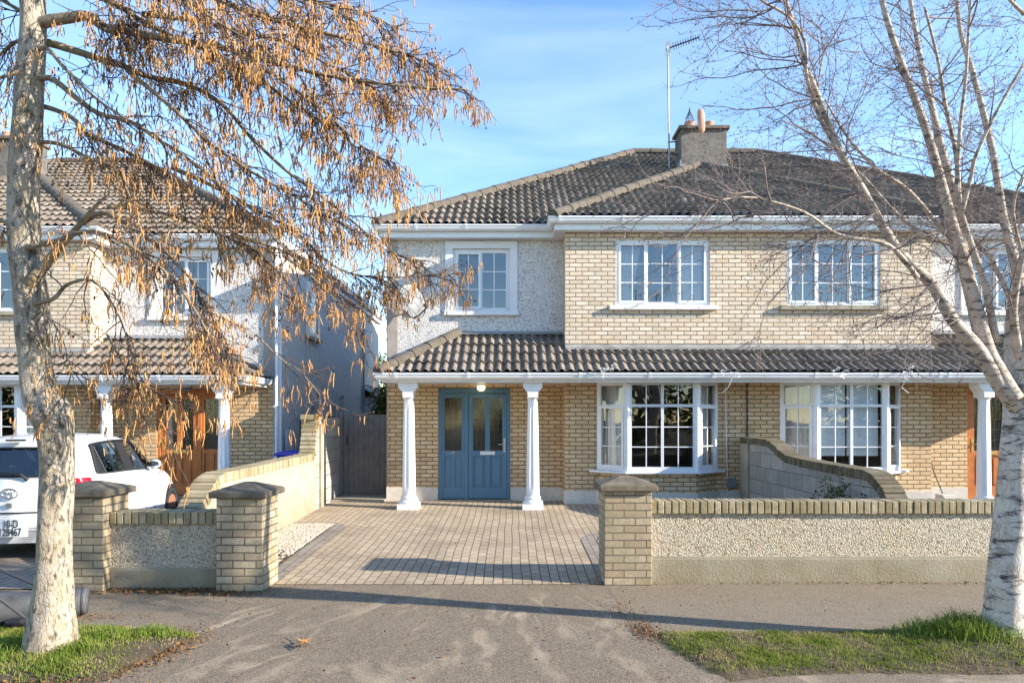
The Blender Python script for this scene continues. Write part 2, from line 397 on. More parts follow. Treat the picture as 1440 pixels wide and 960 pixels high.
PITCH = .618
RUN = .345/math.sqrt(1+PITCH**2)
def roof_plane(bm, P0, ud, vd, L, Rn, clips=(), per=6, u0=0.0):
    P0 = Vector(P0); ud = Vector(ud); vd = Vector(vd)
    cp = 1/math.sqrt(1+PITCH**2); nrm = Vector((-vd.x*PITCH*cp, -vd.y*PITCH*cp, cp))
    du = .15/per; nu = int(math.ceil(L/du)); nc = int(math.ceil(Rn/RUN))
    tmp = bmesh.new(); uvl = tmp.loops.layers.uv.new('UVMap')
    rows = []
    rnd = random.Random(7); jit = {}
    for k in range(nc):
        for t, off, tv in ((k*RUN, .054, 0.02), (min((k+1)*RUN, Rn) , .004, .98)):
            row = []
            for i in range(nu+1):
                u = min(i*du, L); f = ((u+u0)/.15) % 1.0
                h = .040*math.cos(math.pi*(f-.5)/.66)**.8 if abs(f-.5) < .33 else 0
                jk = jit.setdefault((k, int((u+u0)/.3)), rnd.gauss(0, .0045)); p = P0 + ud*u + vd*(t+jk*1.5*(tv < .5)) + Vector((0,0,PITCH*t)) + nrm*(off+h+jk)
                row.append((tmp.verts.new(p), (u+u0)/.3, k+tv))
            rows.append(row)
    for j in range(len(rows)-1):
        for i in range(nu):
            q = [rows[j][i], rows[j][i+1], rows[j+1][i+1], rows[j+1][i]]
            if ud.cross(vd).z < 0: q = q[::-1]
            fc = tmp.faces.new([a[0] for a in q])
            um = (q[0][1]+q[1][1]+q[2][1])/3
            for lp, a in zip(fc.loops, q):
                lp[uvl].uv = (um if int(a[1]) != int(um) else a[1], rows[j][0][2] if j % 2 else a[2])
    for co, no in clips:
        bmesh.ops.bisect_plane(tmp, geom=tmp.verts[:]+tmp.edges[:]+tmp.faces[:], plane_co=co, plane_no=no, clear_outer=True)
    me = bpy.data.meshes.new('t'); tmp.to_mesh(me); tmp.free(); bm.from_mesh(me); bpy.data.meshes.remove(me)

def roof_build(bm, name, root, parent=None):
    if MB.xf:
        for v in bm.verts: v.co = MB.xf(*v.co)
        if MB.flip: bmesh.ops.reverse_faces(bm, faces=bm.faces[:])
    for v in bm.verts: v.co -= root.location
    me = bpy.data.meshes.new(name); bm.to_mesh(me); bm.free()
    me.materials.append(M['tile'])
    return finish(me, name, root, parent, None)

def cap_tiles(mb, p0, p1, r=.115, seg=.44, seed=1):
    rnd = random.Random(seed)
    p0 = Vector(p0); p1 = Vector(p1); d = p1-p0; n = max(1, round(d.length/seg)); d.normalize()
    side = d.cross(Vector((0,0,1))).normalized(); up = side.cross(d)
    for k in range(n):
        a = p0+(p1-p0)*(k/n); b = p0+(p1-p0)*((k+1.06)/n)
        ra = r*rnd.uniform(1.02,1.10); rb = r*rnd.uniform(.92,.97)
        rings = []
        for c, rr in ((a, ra), (b, rb)):
            c = c+up*rnd.uniform(-.006,.006)
            rings.append([mb.pt(c+side*math.cos(t)*rr*1.15+up*math.sin(t)*rr) for t in [math.pi*(-.12+1.24*q/10) for q in range(11)]])
        for q in range(10): mb.f.append([rings[0][q], rings[0][q+1], rings[1][q+1], rings[1][q]])
        mb.f.append(rings[0][::-1]); mb.f.append(rings[1])

def sweep(mb, path, prof, z0):
    """prof (outward, z) closed outline carried along a plan path, outward = right-hand side"""
    path = [Vector((x, y)) for x, y in path]; rings = []
    for i, p in enumerate(path):
        d0 = (path[i]-path[i-1]).normalized() if i else None
        d1 = (path[i+1]-path[i]).normalized() if i < len(path)-1 else None
        n0 = Vector((d0.y, -d0.x)) if d0 else None; n1 = Vector((d1.y, -d1.x)) if d1 else None
        if n0 is None: m = n1
        elif n1 is None: m = n0
        else: m = (n0+n1)/(1+n0.dot(n1))
        rings.append([mb.pt((p.x+m.x*o, p.y+m.y*o, z0+z)) for o, z in prof])
    n = len(prof)
    for a, b in zip(rings, rings[1:]):
        for k in range(n): mb.f.append([a[k], a[(k+1)%n], b[(k+1)%n], b[k]])
    mb.f.append(rings[0][::-1]); mb.f.append(rings[-1])

GUT = [(0,0),(0,-.085),(.03,-.105),(.07,-.10),(.095,-.07),(.108,-.03),(.118,-.02),(.118,.004),(.104,.004),(.098,-.02),(.06,-.085),(.012,-.08),(.012,0)]
GUTJ = [(0,.003),(0,-.092),(.03,-.113),(.073,-.108),(.101,-.075),(.113,-.032),(.124,-.024),(.124,.009),(.104,.009),(.012,.006)]
def gutter(root, path, z, joints):
    mb = MB(); sweep(mb, path, GUT, z)
    for (a, b) in joints: sweep(mb, [a, b], GUTJ, z)
    return mb.build('gutter', M['white'], root)

def window(root, p0, p1, z0, z1, lights, glass='glass', fr=.05, col='white', bars=.016):
    p0 = Vector(p0); p1 = Vector(p1); W = (p1-p0).length; u = (p1-p0)/W; H = z1-z0
    mb = MB(); mb.b = (p0.x, p0.y, u.x, u.y); panes = []
    mb.box(0, fr, -.035, .035, z0, z1); mb.box(W-fr, W, -.035, .035, z0, z1)
    mb.box(fr, W-fr, -.034, .034, z0, z0+fr); mb.box(fr, W-fr, -.034, .034, z1-fr, z1)
    iw, ih = W-2*fr, H-2*fr
    for (u0, u1, v0, v1, op, nc, nr) in lights:
        a, b = fr+u0*iw, fr+u1*iw; c, d = z0+fr+v0*ih, z0+fr+v1*ih
        s = .045 if op else .022; q = .046 if op else .030
        e = .012 if u1 < .99 or u0 > .01 else 0
        mb.box(a+.002, a+s, -.030, q, c+.002, d-.002); mb.box(b-s, b-.002, -.030, q, c+.002, d-.002)
        mb.box(a+s, b-s, -.029, q-.001, c+.002, c+s); mb.box(a+s, b-s, -.029, q-.001, d-s, d-.002)
        ga, gb, gc, gd = a+s, b-s, c+s, d-s
        for k in range(1, nc):
            x = ga+(gb-ga)*k/nc; mb.box(x-bars/2, x+bars/2, -.012, .016, gc, gd)
        for k in range(1, nr):
            z = gc+(gd-gc)*k/nr; mb.box(ga, gb, -.011, .015, z-bars/2, z+bars/2)
        panes.append((ga-.01, gb+.01, gc-.01, gd+.01))
    w = mb.build('window', M[col], root)
    for a, b, c, d in panes:
        pm = MB(); pm.b = mb.b
        pm.face([(a,.004,c),(a,.004,d),(b,.004,d),(b,.004,c)][::-1])
        pm.build('pane', M[glass], root, w)
    return w

def part_box(name, mat, root, parent, *boxes, bevel=0):
    mb = MB()
    for b in boxes: mb.box(*b)
    return mb.build(name, M[mat], root, parent, bevel=bevel)

def column(root, x, y, z0, z1):
    mb = MB(); h = z1-z0
    mb.box(x-.175, x+.175, y-.175, y+.175, z0, z0+.10)
    prof = [(.17,.10),(.172,.125),(.155,.15),(.128,.165),(.14,.19),(.132,.215),(.118,.225)]
    mb.lathe(prof, (x,y,z0), 28)
    n = 72; rings = []
    for k in range(8):
        t = k/7; r = .112-.028*t**1.4; z = z0+.225+t*(h-.225-.30)
        rings.append([mb.pt((x+math.cos(2*math.pi*j/n)*r*(1-.12*abs(math.sin(9*math.pi*j/n*2/2))**.6*(1 if 0 < k < 7 else 0)), y+math.sin(2*math.pi*j/n)*r*(1-.12*abs(math.sin(9*math.pi*j/n))**.6*(1 if 0 < k < 7 else 0)), z)) for j in range(n)])
    for a, b in zip(rings, rings[1:]):
        for j in range(n): mb.f.append([a[j], a[(j+1)%n], b[(j+1)%n], b[j]])
    zt = z1-.30
    mb.lathe([(.09,0),(.10,.012),(.10,.028),(.09,.04)], (x,y,zt), 28)
    o = [(.085,.03),(.088,.10),(.10,.135),(.125,.15),(.13,.175),(.155,.185),(.16,.20),(.16,.305)]
    pts = [(x+a, y-.14, zt+b) for a, b in o]+[(x-a, y-.14, zt+b) for a, b in o[::-1]]
    mb.extr(pts, (0,.28,0))
    return mb.build('column', M['white'], root, auto=28)

def door_set(root, col, glass, handle, number):
    """frame, side panel and door; recess wall Y=12.55, opening x -1.355..-.03"""
    Y = 12.60; z0 = ZG+.02; z1 = 2.24
    x0, xm, x1 = -1.355, -.845, -.03
    fb = MB()
    fb.box(x0, x0+.06, Y-.03, Y+.05, z0, z1); fb.box(x1-.06, x1, Y-.03, Y+.05, z0, z1)
    fb.box(x0+.06, x1-.06, Y-.029, Y+.05, z1-.09, z1); fb.box(xm-.035, xm+.035, Y-.028, Y+.05, z0, z1-.09)
    fb.build('door_frame', M[col], root, bevel=.004)
    def leaf(a, b, zt, lights, name, proud):
        mb = MB(); fy = Y-proud
        zm0, zm1 = z0+1.02, z0+1.12
        zr = z0+.86
        # stiles and rails
        st = .085 if name == 'door' else .05
        mb.box(a, a+st, fy, Y+.03, z0+.01, zt); mb.box(b-st, b, fy, Y+.03, z0+.01, zt)
        mb.box(a+st, b-st, fy+.001, Y+.03, zt-.08, zt); mb.box(a+st, b-st, fy+.001, Y+.03, zr-.06, zr+.03)
        mb.box(a+st, b-st, fy+.001, Y+.03, z0+.01, z0+.22)
        mid = (a+b)/2; mw = .045 if name == 'door' else .03
        mb.box(mid-mw, mid+mw, fy+.002, Y+.028, z0+.22, zr-.06)
        for p, q in ((a+st, mid-mw), (mid+mw, b-st)):
            mb.box(p, q, fy+.026, Y+.02, z0+.22, zr-.06)
            if name == 'door': mb.box(p+.045, q-.045, fy+.008, fy+.028, z0+.265, zr-.105)
        gl = []
        if lights == 2:
            mb.box(mid-.045, mid+.045, fy+.002, Y+.028, zr+.03, zt-.08)
            gl = [(a+st, mid-.045), (mid+.045, b-st)]
        else: gl = [(a+st, b-st)]
        d = mb.build(name, M[col], root, bevel=.003)
        for p, q in gl:
            g2 = MB(); g2.box(p-.005, q+.005, fy+.03, fy+.036, zr+.025, zt-.075); pn = g2.build('pane', M[glass], root, d)
        lead = MB()
        for p, q in gl:
            for k in (1, 2):
                x = p+(q-p)*k/3; lead.box(x-.003, x+.003, fy+.026, fy+.029, zr+.03, zt-.08)
            for k in range(1, 5):
                z = zr+.03+(zt-.08-zr-.03)*k/5; lead.box(p, q, fy+.0265, fy+.0285, z-.003, z+.003)
        lead.build('leading', M['dark_metal'], root, d)
        return d, fy, zr
    leaf(x0+.06, xm-.035, z1-.095, 1, 'side_panel', .012)
    d, fy, zr = leaf(xm+.04, x1-.065, z1-.10, 2, 'door', .016)
    mid = (xm+.04+x1-.065)/2
    lp = MB(); lp.box(mid-.135, mid+.135, fy-.008, fy+.001, zr-.045, zr+.02); lp.build('letter_plate', M['white' if handle == 'steel' else 'brass'], root, d, bevel=.003)
    hb = MB(); hx = x1-.065-.045
    hb.box(hx-.018, hx+.018, fy-.008, fy+.001, zr+.0, zr+.26)
    hb.tube([(hx, fy-.004, zr+.15), (hx, fy-.05, zr+.15), (hx-.02, fy-.055, zr+.15), (hx-.11, fy-.055, zr+.148)], .010, 8)
    hb.build('handle', M[handle], root, d, smooth=False)
    th = MB(); th.box(x0-.02, x1+.02, Y-.14, Y-.03, ZG-.02, ZG+.018); th.build('threshold', M['concrete'], root)
    if number:
        mt = Matrix.Translation(Vector(((x0+xm)/2-.0, Y-.0145, zr-.005))-root.location) @ Matrix.Rotation(R(90), 4, 'X')
        text_part('18', 'house_number', M['steel'], .085, mt, root, bpy.data.objects['side_panel'] if False else None)

def half(root, door, number=False, curtains=True, glow=False):
    W0, WB, XL, XB, AX = 12.55, 12.05, -2.29, .94, 4.17
    # --- walls
    mb = MB(); wall_open(mb, XL, XB, .05, 2.62, W0, .12, [(-1.355, -.03, .05, 2.24)])
    wall_open(mb, XB, AX, .05, 2.70, WB, .12, [(1.51, 3.61, .74, 2.34)])
    mb.box(XB, XB+.10, WB+.12, W0, .05, 2.70)
    mb.prism([(1.51, WB+.03), (1.97, 11.64), (3.15, 11.64), (3.61, WB+.03)], .05, .74)
    mb.build('brick_wall', M['brick_low'], root)
    mb = MB(); wall_open(mb, XB, AX, 2.70, 5.03, WB, .12, [(1.833, 3.49, 3.668, 4.836)])
    mb.box(XB, XB+.10, WB+.12, W0, 2.70, 5.03)
    mb.build('brick_wall', M['brick_up'], root, label='weathered pale upper brick wall')
    mb = MB(); wall_open(mb, XL, XB, 2.62, 5.03, W0, .12, [(-1.085, -.04, 3.647, 4.80)])
    mb.box(XL, XL+.12, W0+.12, 22.9, .05, 5.03)
    mb.build('pebbledash_wall', M['dash'], root)
    mb = MB(); mb.box(XL-.004, XL+.19, W0-.012, W0+.0, 2.45, 5.0); mb.box(XL-.012, XL-.0, W0-.012, W0+.16, .05, 5.0)
    mb.build('corner_band', M['plaster'], root)
    # --- plinth and sills
    for bx in ((XL-.02, -1.36, W0-.022, W0-.001, .05, .42), (-.025, XB-.023, W0-.022, W0-.001, .05, .42)):
        mb = MB(); mb.box(*bx); mb.build('plinth', M['plinth'], root, bevel=.006)
    mb = MB(); mb.prism([(XB-.022, W0-.001), (XB-.022, WB-.022), (1.47, WB-.022), (1.95, 11.615), (3.17, 11.615), (3.65, WB-.022), (AX, WB-.022), (AX, WB-.001), (XB-.001, WB-.001), (XB-.001, W0-.001)], .05, .41)
    mb.build('plinth', M['plinth'], root, bevel=.006)
    # --- surround of the pebbledash window
    a, b, c, d = -1.085, -.04, 3.647, 4.80
    mb = MB(); q = .14
    mb.box(a-q, a, W0-.028, W0-.001, c, d); mb.box(b, b+q, W0-.028, W0-.001, c, d); mb.box(a-q, b+q, W0-.029, W0-.001, d, d+q)
    mb.build('window_surround', M['whitep'], root, bevel=.004)
    w = window(root, (a, W0+.07), (b, W0+.07), c, d, [(0,.49,0,1,1,2,3),(.49,1,0,1,0,2,3)])
    part_box('sill', 'whitep', root, w, (a-q-.02, b+q+.02, W0-.075, W0+.04, c-.075, c), bevel=.005)
    a, b, c, d = 1.833, 3.49, 3.668, 4.836
    w = window(root, (a, WB+.06), (b, WB+.06), c, d, [(0,.32,0,1,1,2,3),(.32,.68,0,1,0,2,3),(.68,1,0,1,1,2,3)])
    part_box('sill', 'concrete' if door == 'wood' and MB.flip and not number and root.name.startswith('semi') else 'whitep', root, w, (a-.12, b+.13, WB-.08, WB+.03, c-.075, c), bevel=.005)
    # --- bay window
    zb, zt = .785, 2.325
    wl = window(root, (1.52, WB), (1.965, 11.64), zb, zt, [(0,1,0,.74,1,1,3),(0,1,.74,1,0,1,1)], 'glass_low')
    wc = window(root, (1.965, 11.64), (3.155, 11.64), zb, zt, [(0,.5,0,.74,0,2,3),(.5,1,0,.74,0,2,3),(0,.5,.74,1,0,2,1),(.5,1,.74,1,0,2,1)], 'glass_low')
    wr = window(root, (3.155, 11.64), (3.60, WB), zb, zt, [(0,1,0,.74,1,2,3),(0,1,.74,1,0,2,1)], 'glass_low')
    for x in (1.965, 3.155):
        mb = MB(); mb.lathe([(.058,zb+.001),(.058,zt-.001)], (x,11.645,0), 8); mb.build('corner_post', M['white'], root)
    mb = MB(); mb.prism([(1.36, WB-.002), (1.36, WB-.05), (1.92, 11.545), (3.20, 11.545), (3.76, WB-.05), (3.76, WB-.002)], .742, .783)
    mb.build('sill', M['white'], root, wc, bevel=.006)
    # --- door, columns, soffit, fascia, gutters
    door_set(root, door, 'glass_door', 'steel' if door == 'blue' else 'brass', number)
    for x in (-1.745, .35): column(root, x, 11.56, ZG-.03, 2.305)
    mb = MB(); mb.box(-2.16, XB, 11.37, W0-.002, 2.306, 2.325); mb.box(XB, AX, 11.37, WB-.002, 2.3065, 2.325)
    mb.build('soffit', M['white'], root)
    fas = [(0,0),(-.02,0),(-.02,-.16),(0,-.16)]
    mb = MB(); sweep(mb, [(-2.17, W0), (-2.17, 11.36), (AX, 11.36)], fas, 2.445)
    ub = [(-2.40, 23.0), (-2.40, 12.35), (.74, 12.35), (.74, 11.85), (AX, 11.85)]
    sweep(mb, ub, [(0,0),(-.02,0),(-.02,-.21),(0,-.21)], 5.165)
    mb.build('fascia', M['white'], root)
    mb = MB(); sweep(mb, ub, [(-.02,-.19),(-.02,-.205),(-.22,-.205),(-.22,-.19)], 5.165)
    mb.build('soffit', M['white'], root)
    gutter(root, [(-2.172, W0-.02), (-2.172, 11.358), (AX, 11.358)], 2.43, [((x, 11.358), (x+.05, 11.358)) for x in (-1.95,-.75,.25,1.1,1.25,2.25,3.3)])
    gutter(root, [(-2.402, 22.9), (-2.402, 12.348), (.738, 12.348), (.738, 11.848), (AX, 11.848)], 5.16,
           [((-1.75,12.348),(-1.70,12.348)), ((-.85,12.348),(-.80,12.348)), ((.80,11.848),(.85,11.848)), ((1.9,11.848),(1.95,11.848)), ((3.2,11.848),(3.25,11.848))])
    # --- porch roof
    bm = bmesh.new()
    e = 2.415
    roof_plane(bm, (-2.25, 11.28, e), (1,0,0), (0,1,0), 3.19, 1.27, [((-2.25,11.28,0), Vector((-1,1,0)).normalized())], 6)
    roof_plane(bm, (.94, 11.28, e), (1,0,0), (0,1,0), AX-.94, .78, (), 6, 3.19)
    roof_plane(bm, (-2.25, 12.55, e), (0,-1,0), (1,0,0), 1.27, 1.27, [((-2.25,11.28,0), Vector((1,-1,0)).normalized())], 4)
    roof_build(bm, 'porch_roof', root)
    pr = [o for o in root.children if o.name.startswith('porch_roof')][-1]
    mb = MB(); zt2 = e+1.25*PITCH
    cap_tiles(mb, (-2.23, 11.30, e+.04), (-1.0, 12.53, zt2+.05), .102, .4, 3)
    mb.build('hip_tiles', M['ridge'], root, pr, smooth=True, auto=50)
    mb = MB(); mb.box(-1.03, XB-.001, W0-.012, W0-.001, zt2-.02, zt2+.10)
    mb.extr([(-.98, W0-.012, zt2+.07), (-.98, W0-.10, zt2+.045), (-.98, W0-.10, zt2+.035), (-.98, W0-.012, zt2+.055)], (XB+.97, 0, 0))
    mb.build('flashing', M['lead'], root)
    zb2 = e+.77*PITCH
    mb = MB(); mb.box(XB-.001, AX, WB-.018, WB-.001, zb2-.03, zb2+.10)
    mb.extr([(XB-.001, WB-.018, zb2+.075), (XB-.001, WB-.09, zb2+.05), (XB-.001, WB-.09, zb2+.0), (XB-.001, WB-.018, zb2+.0)], (AX-XB, 0, 0))
    mb.build('flashing', M['leadw'], root)
    # --- rooms seen through the windows
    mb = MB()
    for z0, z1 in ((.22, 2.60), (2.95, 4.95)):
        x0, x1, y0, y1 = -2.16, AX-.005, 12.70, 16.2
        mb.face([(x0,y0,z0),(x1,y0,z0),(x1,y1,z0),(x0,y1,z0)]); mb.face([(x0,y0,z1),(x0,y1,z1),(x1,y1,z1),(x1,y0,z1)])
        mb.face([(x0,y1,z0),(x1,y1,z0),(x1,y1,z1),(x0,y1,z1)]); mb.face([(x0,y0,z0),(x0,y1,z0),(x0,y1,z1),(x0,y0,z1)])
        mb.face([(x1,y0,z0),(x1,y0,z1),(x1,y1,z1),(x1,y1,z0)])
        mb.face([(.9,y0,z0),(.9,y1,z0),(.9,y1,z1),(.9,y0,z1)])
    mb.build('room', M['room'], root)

def main_roof(root, xl, xr, bx0, bx1):
    """hip roof of a pair: eaves at xl, xr, front eave y=12.27; bay roof between bx0 and bx1"""
    ye, ze = 12.27, 5.14; h = 5.60; yb = ye+2*h
    bm = bmesh.new()
    dl = Vector((-1,1,0)).normalized(); dr = Vector((1,1,0)).normalized()
    roof_plane(bm, (xl, ye, ze), (1,0,0), (0,1,0), xr-xl, h, [((xl,ye,0), dl), ((xr,ye,0), dr)], 6)
    roof_plane(bm, (xl, yb, ze), (0,-1,0), (1,0,0), yb-ye, h, [((xl,ye,0), Vector((1,-1,0)).normalized()), ((xl,yb,0), Vector((1,1,0)).normalized())], 3)
    roof_plane(bm, (xr, ye, ze), (0,1,0), (-1,0,0), yb-ye, h, [((xr,ye,0), Vector((-1,-1,0)).normalized()), ((xr,yb,0), Vector((-1,1,0)).normalized())], 3)
    roof_plane(bm, (xr, yb, ze), (-1,0,0), (0,-1,0), xr-xl, h, [((xl,yb,0), Vector((-1,-1,0)).normalized()), ((xr,yb,0), Vector((1,-1,0)).normalized())], 2)
    hb = (bx1-bx0)/2; by = 11.77; cx = (bx0+bx1)/2
    roof_plane(bm, (bx0, by, ze), (1,0,0), (0,1,0), 2*hb, hb, [((bx0,by,0), dl), ((bx1,by,0), dr)], 6)
    # bay side slopes run back into the main slope; valley at 45 degrees from (bx0, ye)
    roof_plane(bm, (bx0, by+4.2, ze), (0,-1,0), (1,0,0), 4.2, hb, [((bx0,by,0), Vector((1,-1,0)).normalized()), ((bx0,ye,0), Vector((-1,1,0)).normalized())], 4)
    roof_plane(bm, (bx1, by, ze), (0,1,0), (-1,0,0), 4.2, hb, [((bx1,by,0), Vector((-1,-1,0)).normalized()), ((bx1,ye,0), Vector((1,1,0)).normalized())], 4)
    rf = roof_build(bm, 'roof', root)
    mb = MB(); zr = ze+h*PITCH
    for nm, q0, q1, sd in (('hip_tiles', (xl, ye, ze+.04), (xl+h, ye+h, zr+.05), 5), ('hip_tiles', (xr, ye, ze+.04), (xr-h, ye+h, zr+.05), 6),
                       ('hip_tiles', (bx0, by, ze+.04), (cx, by+hb, ze+hb*PITCH+.05), 7), ('hip_tiles', (bx1, by, ze+.04), (cx, by+hb, ze+hb*PITCH+.05), 8),
                       ('ridge_tiles', (xl+h, ye+h, zr+.05), (xr-h, ye+h, zr+.05), 9), ('ridge_tiles', (cx, by+hb, ze+hb*PITCH+.05), (cx, by+hb+.5, ze+hb*PITCH+.05), 9)):
        mb = MB(); cap_tiles(mb, q0, q1, .102, .45, sd); mb.build(nm, M['ridge'], root, rf, smooth=True, auto=50)
    return rf

def chimney(root, rf, x0, x1, y0, y1, z0, z1):
    ch = MB(); ch.box(x0, x1, y0, y1, z0, z1-.08)
    c = ch.build('chimney', M['render'], root, rf, bevel=.01)
    # chimneys are listed as a sub-part of the roof
    m = MB(); m.box(x0-.06, x1+.06, y0-.06, y1+.06, z1-.08, z1)
    m.box(x0-.02, x0+.30, y0-.015, y0-.001, z0+.0, z0+.9) if False else None
    m.build('chimney_cap', M['conc_cap'], root, rf, bevel=.012)
    xm = (x0+x1)/2; ym = (y0+y1)/2
    pots = [xm-.26, xm+.20]
    for x in pots:
        m = MB(); m.lathe([(.11,0),(.115,.16),(.125,.165),(.125,.20),(.095,.20),(.09,.02)], (x, ym, z1+.0), 20)
        m.build('chimney_pot', M['terracotta'], root, rf, smooth=True, auto=40)
    return pots, ym

# ------------------------------------------------------------------ the pair of houses in front
hs = thing('semi_detached_house', 'cream brick semi-detached pair with blue front door, white columns and brown tiled hip roof', 'house', (4.17, 12.5, .05))
half(hs, 'blue', True)
MB.xf = lambda x, y, z: Vector((8.34-x, y, z)); MB.flip = True
half(hs, 'wood')
MB.xf = None; MB.flip = False
rf = main_roof(hs, -2.45, 12.0, .70, 7.64)
pots, ym = chimney(hs, rf, 3.95, 5.02, 15.95, 16.55, 6.9, 8.52)
m = MB()                                        # wire spark guard on the left pot
for k in range(10):
    t = 2*math.pi*k/10; m.tube([(pots[0]+.11*math.cos(t), ym+.11*math.sin(t), 8.72), (pots[0]+.085*math.cos(t+.3), ym+.085*math.sin(t+.3), 8.84), (pots[0], ym, 9.02)], .006, 4)
for r, z in ((.112,8.73),(.075,8.86),(.045,8.93)):
    m.tube([(pots[0]+r*math.cos(t*.5236), ym+r*math.sin(t*.5236), z) for t in range(13)], .005, 4)
m.tube([(pots[0],ym,8.98),(pots[0],ym,9.04)], .02, 6)
m.build('spark_guard', M['dark_metal'], hs, rf)
m = MB()                                        # loose half-round tile tipped over the chimney edge
rr = .085; pts = []
for k in range(13):
    v = k/12; z = 8.88-.64*v; w = rr*math.sqrt(max(.02, 1-(2*v-1)**4))
    y = 15.70+.14*(1-v)
    pts.append([m.pt((4.37+w*math.sin(a), y-w*.8*math.cos(a), z)) for a in [math.pi*(-.5+q/8) for q in range(9)]]+
               [m.pt((4.37+w*.8*math.sin(a), y-w*.6*math.cos(a)+.015, z)) for a in [math.pi*(.5-q/8) for q in range(9)]])
for a, b in zip(pts, pts[1:]):
    for k in range(18): m.f.append([a[k], a[(k+1)%18], b[(k+1)%18], b[k]])
m.box(4.345, 4.395, 15.84, 16.0, 8.45, 8.50)
m.build('loose_tile', M['terracotta'], hs, rf)
m = MB()                                        # pale lead skirt where the chimney meets the tiles
m.box(3.93, 5.04, 15.925, 15.949, 7.25, 7.62); m.box(3.925, 3.949, 15.93, 16.5, 7.3, 7.72)
m.build('chimney_flashing', M['lead'], hs, rf)

# ------------------------------------------------------------------ neighbouring house on the left
hl = thing('semi_detached_house', 'pebbledash and brick house with orange wooden front door behind the catkin tree', 'house', (-9.5, 13.2, .05))
MB.xf = lambda x, y, z: Vector((-6.89-x, y+.63, z)); MB.flip = True
half(hl, 'wood')
rf2 = main_roof(hl, -2.45, 11.0, .70, 7.64)
MB.flip = False; MB.xf = None
mb = MB(); mb.box(-17.5, -11.06, 12.69, 12.8, .05, 5.03); mb.build('brick_wall', M['brick_up'], hl)
chimney(hl, rf2, -12.75, -11.70, 16.6, 17.2, 6.9, 8.55)
m = MB()
m.box(-4.61, -4.45, 13.166, 13.20, .1, 5.0); m.box(-4.598, -4.578, 13.166, 13.42, .1, 5.0)
m.build('corner_band', M['whitep'], hl, label='white painted corner strip')
m = MB(); m.tube([(-4.53, 13.12, 5.0), (-4.53, 13.12, .2)], .034, 10); 
for z in (4.5, 3.4, 1.9, .9): m.box(-4.575, -4.485, 13.085, 13.16, z, z+.03)
m.build('downpipe', M['white'], hl)
# bits on its shaded side wall
w = window(hl, (-4.575, 15.25), (-4.575, 16.15), 3.55, 4.75, [(0,1,0,1,1,1,2)])
part_box('sill', 'concrete', hl, w, (-4.60, -4.50, 15.2, 16.2, 3.47, 3.545))
for y, z, s in ((17.6, 1.99, .09), (18.3, 2.25, .10), (18.3, 1.75, .06), (15.7, 1.95, .06)):
    m = MB(); m.box(-4.579, -4.579+s, y-.06, y+.06, z-.05, z+.05); m.tube([(-4.56, y, z-.1), (-4.56, y, z-.35)], .012, 6); m.build('wall_vent', M['grey_metal'], hl, bevel=.008)
m = MB(); m.box(-4.579, -4.53, 13.75, 14.15, .95, 1.45); m.build('meter_cabinet', M['white'], hl, bevel=.008)
m = MB(); m.tube([(-4.54, 20.9, 5.0), (-4.54, 20.9, .2)], .034, 8); m.build('downpipe', M['grey_metal'], hl)
# low rear annexe
sh = thing('rear_annexe', 'low lean-to with dark tiled roof at the back corner of the left house', 'shed', (-4.6, 22.2, .05))
m = MB(); m.box(-5.4, -4.25, 21.2, 23.2, .05, 2.35); m.build('wall', M['dash'], sh)
m = MB(); m.extr([(-4.05, 21.05, 2.32), (-5.45, 21.05, 3.2), (-5.45, 21.05, 3.30), (-4.05, 21.05, 2.42)], (0, 2.3, 0)); m.build('roof', M['render'], sh)
m = MB(); m.box(-4.07, -4.03, 21.03, 23.3, 2.22, 2.40); m.extr([(-4.05, 21.03, 2.30), (-4.05, 21.03, 2.42), (-5.4, 21.03, 3.28), (-5.4, 21.03, 3.16)], (0, .02, 0)); m.build('fascia', M['white'], sh)
# ------------------------------------------------------------------ ground
def gz(x, y):
    if y <= 6.9: return 0.0
    return ZG*min(1, (y-6.9)/5.2)
def sheet(name, poly, mat, dz, step=.6, zf=gz, kind='structure', label=None):
    """flat polygon (x,y) laid on the ground profile"""
    bm = bmesh.new()
    bm.faces.new([bm.verts.new((x, y, 0)) for x, y in poly])
    ys = [p[1] for p in poly]
    for yc in (6.9, 12.1):
        if min(ys) < yc < max(ys):
            bmesh.ops.bisect_plane(bm, geom=bm.verts[:]+bm.edges[:]+bm.faces[:], plane_co=(0,yc,0), plane_no=(0,1,0))
    for v in bm.verts: v.co.z = zf(v.co.x, v.co.y)+dz
    bmesh.ops.recalc_face_normals(bm, faces=bm.faces[:])
    for f in bm.faces:
        if f.normal.z < 0: f.normal_flip()
    me = bpy.data.meshes.new(name); bm.to_mesh(me); bm.free(); me.materials.append(mat)
    o = bpy.data.objects.new(name, me); COL.objects.link(o); o['kind'] = kind
    return o
def arc(cx, cy, r, a0, a1, n=10):
    return [(cx+r*math.cos(R(a0+(a1-a0)*k/n)), cy+r*math.sin(R(a0+(a1-a0)*k/n))) for k in range(n+1)]

